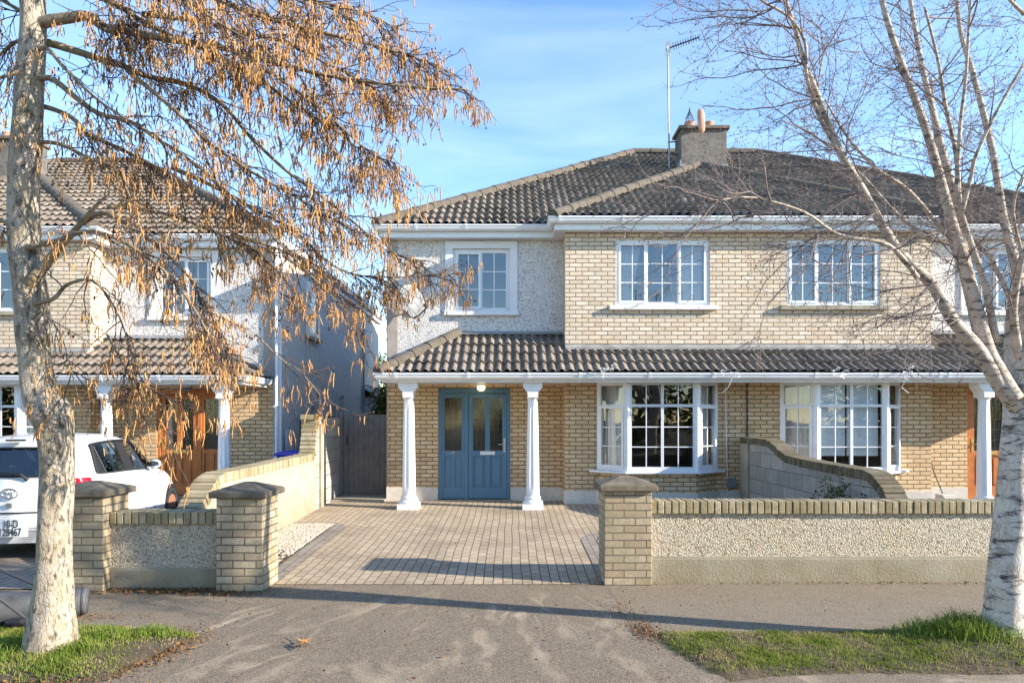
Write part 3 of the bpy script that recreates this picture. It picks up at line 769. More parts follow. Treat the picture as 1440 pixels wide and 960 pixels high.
sheet('ground', [(-400,-400),(400,-400),(400,6.5),(400,500),(-400,500),(-400,6.5)], M['grass_ground'], -.06, zf=lambda x, y: 0)
sheet('garden', [(-24,6.72),(24,6.72),(24,30),(-24,30)], M['soil'], -.012)
sheet('verge', [(-30,3.4),(30,3.4),(30,6.95),(-30,6.95)], M['grass_ground'], -.020)
sheet('road', [(-60,-9),(60,-9),(60,4.60),(-60,4.60)], M['tarmac'], -.016)
AP = [(1.45,3.6),(1.38,4.36),(1.26,4.9),(1.14,5.3),(.955,5.5),(.955,6.9),(-2.42,6.9),(-2.42,5.55)]+[(-2.56,5.3),(-2.6,5.05),(-2.64,4.6),(-2.66,3.6)]
sheet('driveway_apron', AP[::-1], M['tarmac'], -.004)
sheet('footpath', [(.96,5.30),(30,5.28),(30,6.96),(.96,6.96)], M['tarmac2'], -.008)
sheet('footpath', [(-30,5.34),(-2.37,5.34),(-2.37,6.75),(-30,6.75)], M['tarmac2'], -.008)
PAV = [(-2.42,6.9),(.914,6.9),(.914,9.0)]+[(2.114-1.2*math.cos(R(a)), 9.0+.85*math.sin(R(a))) for a in (15,30,45,60,75,90)]+[(4.0,9.85),(4.0,12.6),(-2.3,12.6),(-2.3,13.0),(-3.27,13.0),(-3.27,10.3),(-2.7,10.3),(-2.5,10.15),(-2.42,9.9)]
sheet('driveway', PAV, M['paver'], 0)
sheet('driveway_edging', [(-2.62,7.0),(-2.42,7.0),(-2.42,9.9),(-2.5,10.15),(-2.7,10.3),(-3.27,10.3),(-3.27,10.1),(-2.75,10.1),(-2.62,9.85)], M['paver_edge'], .004)
sheet('driveway_edging', [(.914,7.0),(1.114,7.0),(1.114,9.0)]+[(2.114-1.0*math.cos(R(a)), 9.0+.65*math.sin(R(a))) for a in (15,30,45,60,75,90)]+[(4.0,9.65),(4.0,9.85)]+[(2.114-1.2*math.cos(R(a)), 9.0+.85*math.sin(R(a))) for a in (90,75,60,45,30,15)]+[(.914,9.0)], M['paver_edge'], .004)
sheet('neighbour_driveway', [(-16,6.7),(-4.3,6.7),(-3.5,7.2),(-3.5,13.3),(-16,13.3)], M['paver_edge'], .004)

# ------------------------------------------------------------------ brick gate pillars and low front walls
def pillar(x0, x1, y0, y1, z0, z1, label):
    t = thing('gate_pillar', label, 'gate pillar', ((x0+x1)/2, (y0+y1)/2, z0), 'brick gate pillars')
    m = MB(); n = 12; h = (z1-z0)/round((z1-z0)/.075)
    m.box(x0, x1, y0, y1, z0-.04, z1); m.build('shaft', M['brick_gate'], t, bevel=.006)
    m = MB(); o = .055; cx, cy = (x0+x1)/2, (y0+y1)/2
    a = [(x0-o,y0-o),(x1+o,y0-o),(x1+o,y1+o),(x0-o,y1+o)]
    lo = [m.pt((x,y,z1)) for x,y in a]; up = [m.pt((x,y,z1+.06)) for x,y in a]; tip = [m.pt((cx+sx*.05, cy+sy*.05, z1+.135)) for sx,sy in ((-1,-1),(1,-1),(1,1),(-1,1))]
    m.f.append(lo[::-1]); m.f.append(tip)
    for p, q in ((lo, up), (up, tip)):
        for k in range(4): m.f.append([p[k], p[(k+1)%4], q[(k+1)%4], q[k]])
    m.build('cap', M['conc_cap'], t, bevel=.012)
    return t
pillar(-2.86, -2.415, 6.60, 7.05, 0, .905, 'brick gate pillar on the left edge of the paved drive, ending the short wall')
pillar(-4.40, -3.955, 6.60, 7.05, 0, .915, 'brick gate pillar beside the white car, partly behind the left trunk')
pillar(.93, 1.405, 6.86, 7.32, 0, .945, 'brick gate pillar on the right of the paved drive, joined to the long front wall')

def rowlock(m, path, w, h, rnd, bw=.072, thick=.0):
    """row of bricks on edge along a 3d path (y or x running); each brick spans +-w/2 sideways and h down"""
    path = [Vector(p) for p in path]
    seg = [(b-a).length for a, b in zip(path, path[1:])]; tot = sum(seg); n = max(1, int(tot/bw))
    def sample(s):
        for a, b, l in zip(path, path[1:], seg):
            if s <= l+1e-9: return a+(b-a)*(s/l), (b-a).normalized()
            s -= l
        return path[-1], (path[-1]-path[-2]).normalized()
    for k in range(n):
        p, t = sample((k+.5)*tot/n)
        side = t.cross(Vector((0,0,1))).normalized(); up = side.cross(t).normalized()
        hw = tot/n*.5*.86; j = rnd.uniform(-.004,.004); ju = rnd.uniform(-.003,.004)
        c = []
        for du, ds in ((-h,-1),(-h,1),(0,1),(0,-1)):
            for q in (-1, 1):
                c.append(p+side*(ds*w/2+j)+up*(du+ju)+t*(q*hw))
        i = [m.pt(x) for x in c]
        for f in ((0,2,4,6),(1,7,5,3),(0,1,3,2),(2,3,5,4),(4,5,7,6),(6,7,1,0)): m.f.append([i[x] for x in f])

def coping_mat(k=1.0):
    g = G('coping bricks'); p = g.pos()
    ri = g.n('ShaderNodeNewGeometry').outputs['Random Per Island']
    c = g.ramp(ri, ((0,(.24,.19,.10)),(.4,(.36,.29,.17)),(.7,(.42,.35,.23)),(1,(.28,.21,.12))))
    n = g.noise(p, 9, 5, .7)
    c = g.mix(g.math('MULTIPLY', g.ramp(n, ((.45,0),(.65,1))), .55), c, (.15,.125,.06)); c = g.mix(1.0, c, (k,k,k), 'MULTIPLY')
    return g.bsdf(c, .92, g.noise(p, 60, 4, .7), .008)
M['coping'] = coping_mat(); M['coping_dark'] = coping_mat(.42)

def front_wall(x0, x1, y0, y1, zp, zc, zt, label):
    t = thing('garden_wall', label, 'wall', ((x0+x1)/2, (y0+y1)/2, 0), 'low front garden walls')
    m = MB(); m.box(x0, x1, y0-.012, y1, -.06, zp-.012); m.build('plinth', M['plinth_wall'], t, bevel=.008)
    m = MB(); m.box(x0, x1, y0+.012, y1-.012, zp-.012, zc+.004); m.build('pebbledash_panel', M['dash_wall'], t)
    m = MB(); m.box(x0, x1, y0-.003, y0+.012, zp-.011, zp+.006); m.build('drip_edge', M['concrete'], t)
    rnd = random.Random(int(x0*10)); m = MB()
    rowlock(m, [(x0, (y0+y1)/2-.005, zt), (x1, (y0+y1)/2-.005, zt)], y1-y0+.045, zt-zc, rnd); m.build('coping', M['coping'], t, bevel=.007)
    m = MB(); m.box(x0, x1, y0-.008, y1+.006, zc+.006, zt-.012); m.build('coping_mortar', M['concrete'], t)
    return t
front_wall(-3.955, -2.86, 6.72, 6.94, .20, .635, .755, 'short low pebbledash wall between the two left brick pillars')
front_wall(1.405, 9.5, 6.96, 7.18, .262, .705, .832, 'long low pebbledash front wall right of the drive with brick coping')

# ------------------------------------------------------------------ block walls between the gardens
def profile_wall(name, label, xl, xr, prof, ztop_off, mat, capw, y_end=None):
    """prof: list of (y, z_top) along y; wall slab xl..xr with a brick coping following the profile"""
    t = thing(name, label, 'wall', ((xl+xr)/2, sum(p[0] for p in prof)/len(prof), 0))
    m = MB()
    pts = [(xl, y, z-.10) for y, z in prof]
    out = [(xl, prof[0][0], -.05)]+pts+[(xl, prof[-1][0], -.05)]
    m.extr(out, (xr-xl, 0, 0)); m.build('wall_face', M[mat], t)
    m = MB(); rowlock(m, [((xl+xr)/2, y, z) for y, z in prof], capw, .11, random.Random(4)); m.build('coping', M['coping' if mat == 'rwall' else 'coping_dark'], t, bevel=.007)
    return t
pw = []
for k in range(9):
    a = k/8; pw.append((7.10+.75*a, .70+.36*math.sin(a*math.pi/2)**1.0))
pw += [(9.0,1.07),(10.4,1.09),(11.2,1.10)]
st = [(11.2+.16*math.sin(R(a))*1.3, 1.10+.64*(1-math.cos(R(a)))) for a in (15,30,45,60,75,90)]
pw += st
bw = profile_wall('boundary_wall', 'rendered block wall with brick coping between the two left driveways, stepping up at the back', -3.50, -3.28, pw, .1, 'rwall', .26)
m = MB(); m.box(-3.50, -3.285, 11.42, 13.1, -.05, 1.70); m.build('tall_section', M['block'], bw, label='taller bare grey block section at the back')
m = MB(); m.box(-3.53, -3.25, 11.36, 11.70, 1.66, 1.745); m.build('end_cap', M['coping'], bw, bevel=.01)
m = MB(); m.box(-3.29, -3.245, 11.62, 11.78, -.02, 1.60); m.build('buttress', M['rwall'], bw)
pr2 = [(7.20,.70),(7.25,.80),(7.38,.93),(7.55,1.04),(7.75,1.09),(8.5,1.10),(9.3,1.115),(9.95,1.14),(10.15,1.18),(10.35,1.25),(10.6,1.33),(10.8,1.355),(11.2,1.36),(11.95,1.36)]
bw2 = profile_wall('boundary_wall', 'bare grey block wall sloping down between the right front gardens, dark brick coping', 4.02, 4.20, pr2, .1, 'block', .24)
m = MB(); m.box(3.985, 4.015, 11.55, 11.95, .1, 1.25); m.build('buttress', M['rwall'], bw2)

# ------------------------------------------------------------------ gates
gt = thing('side_gate', 'tall grey wooden side gate between the block wall and the blue-door house', 'gate', (-2.7, 13.1, ZG))
rnd = random.Random(3)
m = MB(); x = -3.23
while x < -2.36:
    w = min(.098, -2.35-x); m.box(x, x+w-.004, 13.09+rnd.uniform(-.003,.003), 13.12, ZG+.05, 1.76+.0*x); x += w
m.build('boards', M['gatewood'], gt)
m = MB(); m.box(-3.22, -2.37, 13.12, 13.17, .5, .6); m.box(-3.22, -2.37, 13.12, 13.17, 1.5, 1.6); m.build('ledges', M['gatewood'], gt)
m = MB(); m.box(-3.285, -3.235, 13.07, 13.16, .1, 1.80); m.build('post', M['gatewood'], gt)
m = MB(); m.box(-3.17, -3.145, 13.075, 13.089, 1.18, 1.36); m.build('latch', M['black'], gt)
m = MB(); m.box(-3.27, -2.31, 12.35, 13.3, .05, ZG+.035); st_ = m.build('concrete_step', M['concrete']); tag(st_, 'low concrete step across the passage in front of the grey side gate', 'step')
gt2 = thing('side_gate', 'dark brown boarded side gate of the left house, behind the stepped block wall', 'gate', (-4.1, 14.8, ZG))
m = MB(); x = -4.58
while x < -3.52: m.box(x, x+.10, 14.8, 14.83, .2, 1.62+.12*math.sin((x+4.58)*3)); x += .106
m.build('boards', M['brown'], gt2)
m = MB(); m.box(-4.575, -4.50, 14.78, 14.86, .1, 1.75); m.build('post', M['brown'], gt2)
bb = thing('storage_box', 'bright blue plastic storage box behind the stepped block wall', 'box', (-4.08, 12.9, .15))
m = MB(); m.extr([(-4.34,12.75,.15),(-3.72,12.75,.15),(-3.66,12.75,.99),(-4.40,12.75,.99)], (0,.4,0)); m.build('tub', M['bluebin'], bb, bevel=.02)
m = MB(); m.extr([(-4.44,12.7,.99),(-3.62,12.7,.99),(-3.62,12.7,1.025),(-3.74,12.7,1.075),(-4.30,12.7,1.075),(-4.44,12.7,1.025)], (0,.5,0)); m.build('lid', M['bluebin'], bb, bevel=.012)

# ------------------------------------------------------------------ things fixed to or lying by the houses
def glow_lamp(x, y, z, label, lit):
    t = thing('porch_lamp', label, 'lamp', (x, y, z))
    m = MB(); m.lathe([(.075,0),(.078,-.02),(.06,-.03)], (x,y,z), 18); m.build('base', M['white'], t)
    m = MB(); m.lathe([(.068,-.028),(.076,-.06),(.066,-.095),(.04,-.118),(.008,-.125)], (x,y,z), 18); m.build('shade', M['lamp'] if lit else M['dish'], t, smooth=True)
glow_lamp(-.56, 12.38, 2.305, 'small lit round porch lamp above the blue front door', True)
glow_lamp(-6.20, 13.0, 2.305, 'unlit flat porch lamp above the orange door of the left house', False)
ds = thing('satellite_dish', 'pale oval satellite dish on the pebbledash wall left of the upper window', 'satellite dish', (-1.9, 12.55, 3.9))
c = at(577, 425, 12.20); ax = Vector((.72,-.66,.22)).normalized(); e1 = Vector((0,0,1)); e1 = (e1-ax*e1.dot(ax)).normalized(); e2 = ax.cross(e1)
m = MB(); rings = []
for k in range(7):
    r = .004+.286*k/6; rings.append([m.pt(c+(e1*math.cos(t)*1.1+e2*math.sin(t))*r+ax*(r*r*.85)) for t in [2*math.pi*q/28 for q in range(28)]])
rb = [m.pt(c+(e1*math.cos(t)*1.1+e2*math.sin(t))*.30+ax*.06) for t in [2*math.pi*q/28 for q in range(28)]]
rings.append(rb); m.f.append(rings[0])
for a, b in zip(rings, rings[1:]):
    for k in range(28): m.f.append([a[k], a[(k+1)%28], b[(k+1)%28], b[k]])
m.build('reflector', M['dish'], ds, smooth=True)
m = MB(); edge = [c+(e1*math.cos(t)*1.1+e2*math.sin(t))*.295+ax*.073 for t in [2*math.pi*q/28 for q in range(29)]]; m.tube(edge, .010, 6)
lo = c-e1*.30+ax*.06; tip = c-e1*.24+ax*.40
m.tube([lo, lo+ax*.12-e1*.01, tip], .016, 6); m.tube([tip-ax*.03+e1*.02, tip+ax*.0+e1*.07], [.04,.045], 10)
m.build('feed_arm', M['dark_metal'], ds)
m = MB(); m.tube([c-ax*.02, c-ax*.14, Vector((c.x-.06, 12.5, c.z-.1)), Vector((c.x-.06, 12.552, c.z-.1))], .02, 8); m.box(c.x-.13, c.x+.01, 12.535, 12.549, c.z-.2, c.z+.0); m.build('bracket', M['grey_metal'], ds)

ae = thing('television_aerial', 'thin television aerial on a tall pole fixed to the chimney', 'aerial', (3.76, 16.2, 7.3))
p0 = Vector((3.74, 16.22, 7.35)); p1 = Vector((3.70, 16.22, 10.52))
m = MB(); m.tube([p0, p1], .021, 8); m.build('mast', M['grey_metal'], ae)
m = MB(); m.tube([(3.70,16.22,7.95),(3.96,16.2,7.95)], .015, 6); m.tube([(3.70,16.22,8.25),(3.96,16.2,8.25)], .015, 6); m.build('bracket', M['dark_metal'], ae)
b0 = Vector((3.64, 16.16, 10.42)); b1 = Vector((4.36, 15.9, 10.56)); d = (b1-b0).normalized(); sd = Vector((0,0,1)).cross(d).normalized()
m = MB(); m.tube([b0, b1], .016, 6)
for k in range(11):
    q = b0+d*(.18+.058*k); m.tube([q-sd*(.17-.004*k), q+sd*(.17-.004*k)], .008, 5); m.tube([q, q+Vector((0,0,.03))], .008, 5)
m.build('boom', M['dark_metal'], ae)
m = MB(); 
for s in (-1, 1): m.extr([b0+Vector((0,0,.0)), b0+Vector((-.02,0,.16*s)), b0+d*.10+Vector((0,0,.18*s)), b0+d*.14], sd*.012)
m.box(3.66,3.75,16.12,16.2,10.36,10.46)
m.build('reflector', M['white'], ae)

def small_box(name, label, cat, b, mat, extra=None, group=None):
    t = thing(name, label, cat, ((b[0]+b[1])/2, (b[2]+b[3])/2, b[4]), group)
    m = MB(); m.box(*b); bd = m.build('casing', M[mat], t, bevel=.008)
    m = MB(); m.box(b[0]+.02, b[1]-.02, b[2]-.008, b[2]+.002, b[4]+.03, b[5]-.03); m.build('cover', M[mat], t, bevel=.004)
    if extra: extra(t)
    return t
def conduit(t):
    m = MB(); m.tube([(3.76,12.02,2.28),(3.775,12.02,1.2),(3.80,12.02,.42),(3.78,12.02,.3)], .008, 6); m.build('conduit', M['white'], t)
small_box('socket_box', 'small grey electric box with thin white cable on brickwork beside the left bay window', 'electric box', (3.79,3.94,11.97,12.049,.47,.64), 'dish', conduit)
def sock(t):
    m = MB(); m.box(7.375,7.41,11.432,11.446,.25,.34); m.build('vent', M['black'], t)
small_box('door_box', 'small white box on the porch floor beside the right column', 'box', (7.22,7.44,11.45,11.65,.16,.40), 'plinth', sock)
m = MB(); m.tube([(7.28,12.45,.95),(7.5,12.3,1.12),(7.56,12.25,.75),(7.66,12.15,.35),(7.70,12.1,.2)], .011, 6)
tag(m.build('loose_cable', M['concrete']), 'pale loose cable bent against the brick wall of the right-hand porch', 'cable')
m = MB(); m.tube([(4.14,12.03,2.3),(4.145,12.03,1.7),(4.14,12.03,1.3)], .011, 6)
tag(m.build('wall_cable', M['black']), 'black cable running down the bricks between the two bay windows', 'cable')
rnd = random.Random(11)
def lights_tangle(px, py, label, hang):
    o = at(px, py, 11.20); m = MB()
    for k in range(5):
        a = o+Vector((rnd.uniform(-.12,.12), -.03, rnd.uniform(-.05,.05))); pts = [a]
        for q in range(5): a = a+Vector((rnd.uniform(-.07,.07), rnd.uniform(-.02,.02), rnd.uniform(-.05,.04))); pts.append(a)
        m.tube(pts, .006, 5)
    if hang:
        m.tube([o, o+Vector((.02,.0,-.12)), o+Vector((-.03,.03,-.24)), o+Vector((.10 if hang > 1 else -.12,.06,-.33))], .006, 5)
    o2 = m.build('fairy_light_cable', M['white']); tag(o2, label, 'cable', 'loops of fairy light cable on the porch gutter')
lights_tangle(1027, 524, 'white cable loop hanging from the porch gutter right of the left bay window', 1)
lights_tangle(1180, 524, 'white cable tangle on the porch gutter above the right bay window', 0)
lights_tangle(1272, 524, 'white cable tail dangling from the gutter beside the right bay window', 2)
lights_tangle(852, 522, 'white cable tangle on the porch gutter just left of the left bay window', 0)

# ------------------------------------------------------------------ curtains and blinds
def curtain(p0, p1, z0, z1, label, wave=.022, n=9, taper=1.0, mat='curtain', name='curtain', group='pale curtains behind the windows'):
    p0 = Vector(p0); p1 = Vector(p1); u = p1-p0; nn = Vector((u.y, -u.x)).normalized(); m = MB()
    N = n*8; rows = []
    for j in range(5):
        v = j/4; z = z1+(z0-z1)*v
        row = []
        for i in range(N+1):
            t = i/N; tt = t*(1+(taper-1)*min(1, v*1.2))
            w = wave*math.sin(t*n*2*math.pi+.6*math.sin(3*v))
            q = p0+u*tt+nn*w
            row.append(m.pt((q.x, q.y, z)))
        rows.append(row)
    for a, b in zip(rows, rows[1:]):
        for i in range(N): m.f.append([a[i], a[i+1], b[i+1], b[i]])
    tag(m.build(name, M[mat], smooth=True), label, 'curtain' if name == 'curtain' else 'blind', group)
def blind(p0, p1, z0, z1, label):
    p0 = Vector(p0); p1 = Vector(p1); u = (p1-p0)
    m = MB(); m.b = (p0.x, p0.y, u.normalized().x, u.normalized().y); W = u.length
    m.box(0, W, -.002, .002, z0, z1); m.box(0, W, -.006, .006, z0-.02, z0)
    tag(m.build('roller_blind', M['blind']), label, 'blind', 'roller blinds in the right bay window')
curtain((1.90,12.28), (2.32,12.28), 3.68, 4.82, 'white curtain drawn to the left of the upper left brick-framed window', taper=.62)
curtain((3.42,12.28), (2.98,12.28), 3.68, 4.82, 'white curtain drawn to the right of the upper left brick-framed window', taper=.8)
curtain((1.62,12.16), (1.97,11.80), .80, 2.3, 'white curtain behind the left pane of the left bay window', wave=.014, n=7)
curtain((3.58,12.22), (3.28,11.92), .80, 2.3, 'white curtain behind the narrow right pane of the left bay window', wave=.014, n=6)
blind((5.22,11.76), (5.735,11.76), 1.06, 2.3, 'pale roller blind in the left centre pane of the right bay window')
blind((5.765,11.76), (6.30,11.76), 1.06, 2.3, 'pale roller blind in the right centre pane of the right bay window')
curtain((4.80,12.16), (5.16,11.82), .80, 2.3, 'white curtain behind the left pane of the right bay window', wave=.01, n=6)
curtain((6.78,12.22), (6.48,11.92), .80, 2.3, 'white curtain behind the narrow right pane of the right bay window', wave=.012, n=6)
curtain((-8.42,12.9), (-8.9,12.4), .80, 2.3, 'pale curtain in the bay window of the left house behind the tree', wave=.012, n=6)

# ------------------------------------------------------------------ grey roller lying on the path, bottom left
ro = thing('garden_roller', 'dented grey barrel-shaped roller with dark rods lying behind the left trunk', 'roller', (-4.0, 5.75, 0))
A = Vector((-4.62, 5.36, .128)); B = Vector((-3.62, 5.84, .116)); dd = (B-A)
m = MB(); pts = []; rad = []
for k in range(15):
    t = k/14; pts.append(A+dd*t); rad.append((.128-.012*t+.004*math.sin(t*17))*(1 if 0 < k < 14 else .86) if k not in (1, 13) else .120)
m.tube(pts, rad, 36); m.build('drum', M['drum'], ro, smooth=True, auto=45)
m = MB(); dn = dd.normalized()
m.tube([B-dn*.055, B-dn*.05, B-dn*.02, B-dn*.01], [.106,.114,.114,.100], 36); m.build('rim', M['drum'], ro, smooth=True)
m = MB(); q0 = at(35, 868, 5.36); m.tube([q0, at(-40, 812, 5.30), at(-120, 760, 5.25)], .012, 8); m.tube([q0+Vector((.02,0,-.01)), q0+Vector((-.02,-.01,-.03))], .02, 8)
m.tube([at(54, 824, 5.95), at(-10, 796, 5.95), at(-120, 752, 5.9)], .012, 8)
m.build('handle_rods', M['dark_metal'], ro)
m = MB(); qx = at(22, 872, 5.42); m.box(qx.x-.10, qx.x+.08, 5.42, 5.52, .0, .07); m.build('drum_shade', M['black'], ro, bevel=.02)  # black block stands in for the shade under the drum
# ------------------------------------------------------------------ white hatchback on the left drive
M['mirror'] = plain('mirror glass', (.35,.42,.48), .05, .05, 3, Metallic=1.0)
car = thing('parked_car', 'white hatchback parked nose-in on the left driveway, seen from behind', 'car', (-5.67, 7.72, .02))
YAW = R(11); cz = -.02
def cw(x, y, z):                                   # car space (x right, y forward, z up) to world
    return Vector((-5.67+x*math.cos(YAW)-y*math.sin(YAW), 7.72+x*math.sin(YAW)+y*math.cos(YAW), z+cz+.03))
class CM(MB):
    def pt(s, p):
        q = cw(*p); s.v.append((q.x, q.y, q.z)); return len(s.v)-1
# side surface: rows from sill to roof centre, stations from the rear corner forward: (y, half width, z)
ST = 13
rows = [
 [(.10,.70,.24),(.16,.80,.22),(.35,.835,.20),(.62,.84,.20),(.95,.845,.20),(1.25,.845,.20),(1.6,.845,.20),(2.0,.845,.20),(2.35,.845,.20),(2.75,.845,.20),(3.15,.84,.20),(3.48,.80,.22),(3.70,.66,.24)],
 [(.00,.70,.45),(.06,.80,.45),(.33,.842,.45),(.62,.85,.45),(.95,.852,.45),(1.25,.852,.45),(1.6,.852,.45),(2.0,.852,.45),(2.35,.852,.45),(2.75,.852,.45),(3.15,.845,.45),(3.50,.80,.45),(3.74,.66,.45)],
 [(.02,.69,.72),(.08,.785,.72),(.33,.835,.72),(.62,.848,.72),(.95,.85,.72),(1.25,.85,.72),(1.6,.85,.72),(2.0,.85,.72),(2.35,.85,.72),(2.75,.84,.70),(3.15,.82,.68),(3.46,.76,.66),(3.68,.62,.62)],
 [(.05,.67,.93),(.12,.76,.95),(.34,.80,.95),(.60,.815,.945),(.95,.82,.935),(1.25,.82,.93),(1.6,.82,.92),(2.0,.82,.905),(2.30,.81,.895),(2.70,.79,.885),(3.10,.74,.85),(3.40,.68,.80),(3.60,.56,.74)],
 [(.10,.62,1.00),(.18,.715,1.01),(.36,.75,1.005),(.60,.765,.995),(.95,.772,.985),(1.27,.772,.978),(1.6,.772,.965),(2.05,.77,.945),(2.42,.755,.925),(2.72,.70,.915),(3.06,.66,.885),(3.36,.58,.83),(3.56,.48,.77)],
 [(.22,.55,1.33),(.30,.615,1.335),(.46,.635,1.35),(.66,.645,1.365),(.95,.655,1.375),(1.16,.66,1.38),(1.45,.655,1.375),(1.78,.64,1.345),(2.16,.66,1.17),(2.66,.66,.93),(3.03,.55,.90),(3.34,.48,.845),(3.54,.38,.785)],
 [(.20,.46,1.40),(.30,.52,1.415),(.48,.54,1.435),(.68,.55,1.45),(.95,.555,1.46),(1.16,.555,1.465),(1.42,.55,1.46),(1.70,.54,1.425),(2.10,.58,1.22),(2.62,.58,.94),(3.0,.42,.91),(3.33,.36,.855),(3.53,.28,.79)],
 [(.16,.0,1.43),(.28,.0,1.455),(.48,.0,1.475),(.68,.0,1.49),(.95,.0,1.50),(1.16,.0,1.502),(1.40,.0,1.495),(1.64,.0,1.455),(2.06,.0,1.245),(2.58,.0,.955),(2.98,.0,.925),(3.32,.0,.865),(3.52,.0,.80)],
]
def mirr(p, s): return (p[1]*s, p[0], p[2])
body = CM(); glass = CM()
win = {(4,2),(4,3),(4,4),(4,6),(4,7)}               # side glass cells (row, station)
pil = {(4,5)}                                       # black pillar between the doors
screen = {(5,8),(6,8),(6,7),(5,7)}
blackp = CM()
for s in (1, -1):
    for r in range(7):
        for k in range(ST-1):
            q = [mirr(rows[r][k], s), mirr(rows[r][k+1], s), mirr(rows[r+1][k+1], s), mirr(rows[r+1][k], s)]
            if s < 0: q = q[::-1]
            tgt = glass if (r, k) in win or (r, k) in screen else blackp if (r, k) in pil else body
            tgt.face(q)
# rear face: bumper, tailgate, screen
for s in (1, -1):
    for r in range(7):
        a, b = rows[r][0], rows[r+1][0]
        f = lambda p: (p[0]-.05*(1-0), p[2])
        qa, qb = mirr(a, s), mirr(b, s)
        ca, cb = (0, a[0]-.045, a[2]), (0, b[0]-.045, b[2])
        if r == 6: cb = mirr(b, s); q = [ca, qa, cb]
        else: q = [ca, qa, qb, cb]
        if s < 0: q = q[::-1]
        (glass if r == 4 else body).face(q)
# merge the coincident vertices so that it shades as one skin
def welded(mbx, name, mat, **kw):
    o = mbx.build(name, mat, car, smooth=True, **kw)
    bm = bmesh.new(); bm.from_mesh(o.data); bmesh.ops.remove_doubles(bm, verts=bm.verts[:], dist=.0005); bm.to_mesh(o.data); bm.free()
    o.data.polygons.foreach_set('use_smooth', [True]*len(o.data.polygons))
    return o
bd = welded(body, 'body', M['carpaint'])
mod = bd.modifiers.new('sub', 'SUBSURF'); mod.levels = 2; mod.render_levels = 2; mod.boundary_smooth = 'PRESERVE_CORNERS' if hasattr(mod, 'boundary_smooth') else mod.boundary_smooth
gl = glass.build('window', M['carglass'], car)
half_n = len(blackp.f)//2
for k in (0, 1):
    q = CM(); fs = blackp.f[k*half_n:(k+1)*half_n]; q.v = blackp.v[:]; ids = sorted({i for f in fs for i in f}); q.v = [blackp.v[i] for i in ids]; q.f = [[ids.index(i) for i in f] for f in fs]
    q.build('door_pillar', M['black'], car)
def side_strip(pts, w, mat, name, off=.006, parent=None):
    m = CM()
    m.tube([(p[1]+off, p[0], p[2]) for p in pts], w, 6); return m.build(name, M[mat], car, parent or gl)
belt = [rows[4][k] for k in range(2, 9)]; top = [rows[5][k] for k in range(2, 9)]
side_strip(belt, .011, 'black', 'window_seal'); side_strip(top, .016, 'black', 'window_seal')
side_strip([rows[4][2], rows[5][2]], .02, 'black', 'window_seal'); side_strip([rows[4][3], (rows[5][2][0]+.06, rows[5][2][1]+.01, rows[5][2][2]-.02)], .012, 'black', 'window_seal')
side_strip([rows[4][8], rows[5][7]], .018, 'black', 'window_seal')
m = CM(); q = [rows[4][2], rows[4][3], (rows[5][2][0]+.07, rows[5][2][1]+.012, rows[5][2][2]-.012), rows[5][2]]
m.face([(p[1]+.004, p[0], p[2]) for p in q]); m.build('quarter_pillar', M['black'], car)
# rear screen surround, wiper, high brake light
m = CM(); m.tube([(-.60,.07,1.01),(0,.035,1.005),(.60,.07,1.01)], .012, 6); m.tube([(-.54,.19,1.325),(0,.15,1.325),(.54,.19,1.325)], .012, 6); m.build('rear_window_seal', M['black'], car, gl)
m = CM(); m.box(-.10,.10,.10,.13,1.405,1.425); m.build('brake_light', M['black'], car)
m = CM(); m.tube([(.16,.03,.96),(.10,.0,1.03),(-.06,.01,1.045),(-.42,.03,1.05)], [.022,.014,.012,.008], 8); m.build('wiper', M['black'], car)
# tailgate lines, bumper crease, emblem, lock, plate
m = CM(); m.tube([(-.62,.012,.60),(0,-.036,.60),(.62,.012,.60)], .008, 6); m.box(-.70,.70,-.035,-.028,.42,.424); m.build('tailgate_seam', M['black'], car)
m = CM(); m.extr([(-.72,-.02,.50),(-.72,.03,.60),(-.72,.06,.48)], (1.44,0,0)); 
def ring(m, cx, cy, cz, a, b, w, n=28, tilt=0):
    m.tube([(cx+a*math.cos(2*math.pi*k/n), cy, cz+b*math.sin(2*math.pi*k/n)) for k in range(n+1)], w, 6)
m = CM(); ey = -.036
ring(m, 0, ey, .815, .085, .056, .008); ring(m, 0, ey, .815, .026, .052, .006); ring(m, 0, ey, .842, .055, .022, .006)
m.build('emblem', M['steel'], car)
m = CM(); m.tube([(0,-.02,.685),(0,-.05,.685)], .03, 12); m.box(-.03,.03,-.045,-.03,.66,.71); m.build('tailgate_catch', M['steel'], car)
m = CM(); m.extr([(-.20,-.066,.335),(.20,-.066,.335),(.20,-.060,.53),(-.20,-.060,.53)], (0,.012,0)); np_ = m.build('number_plate', M['plate'], car, bevel=.003)
m = CM(); m.box(-.19,-.145,-.0685,-.066,.345,.52); m.build('country_band', M['euro'], car, np_)
rot = Matrix.Rotation(YAW, 4, 'Z') @ Matrix.Rotation(R(90), 4, 'X')
for s, x, z in (('10-D', .03, .478), ('128467', .025, .385)):
    text_part(s, 'plate_characters', M['black'], .125, Matrix.Translation(cw(x, -.070, z)-car.location) @ rot @ Matrix.Diagonal((.62,1,1,1)), car, np_)
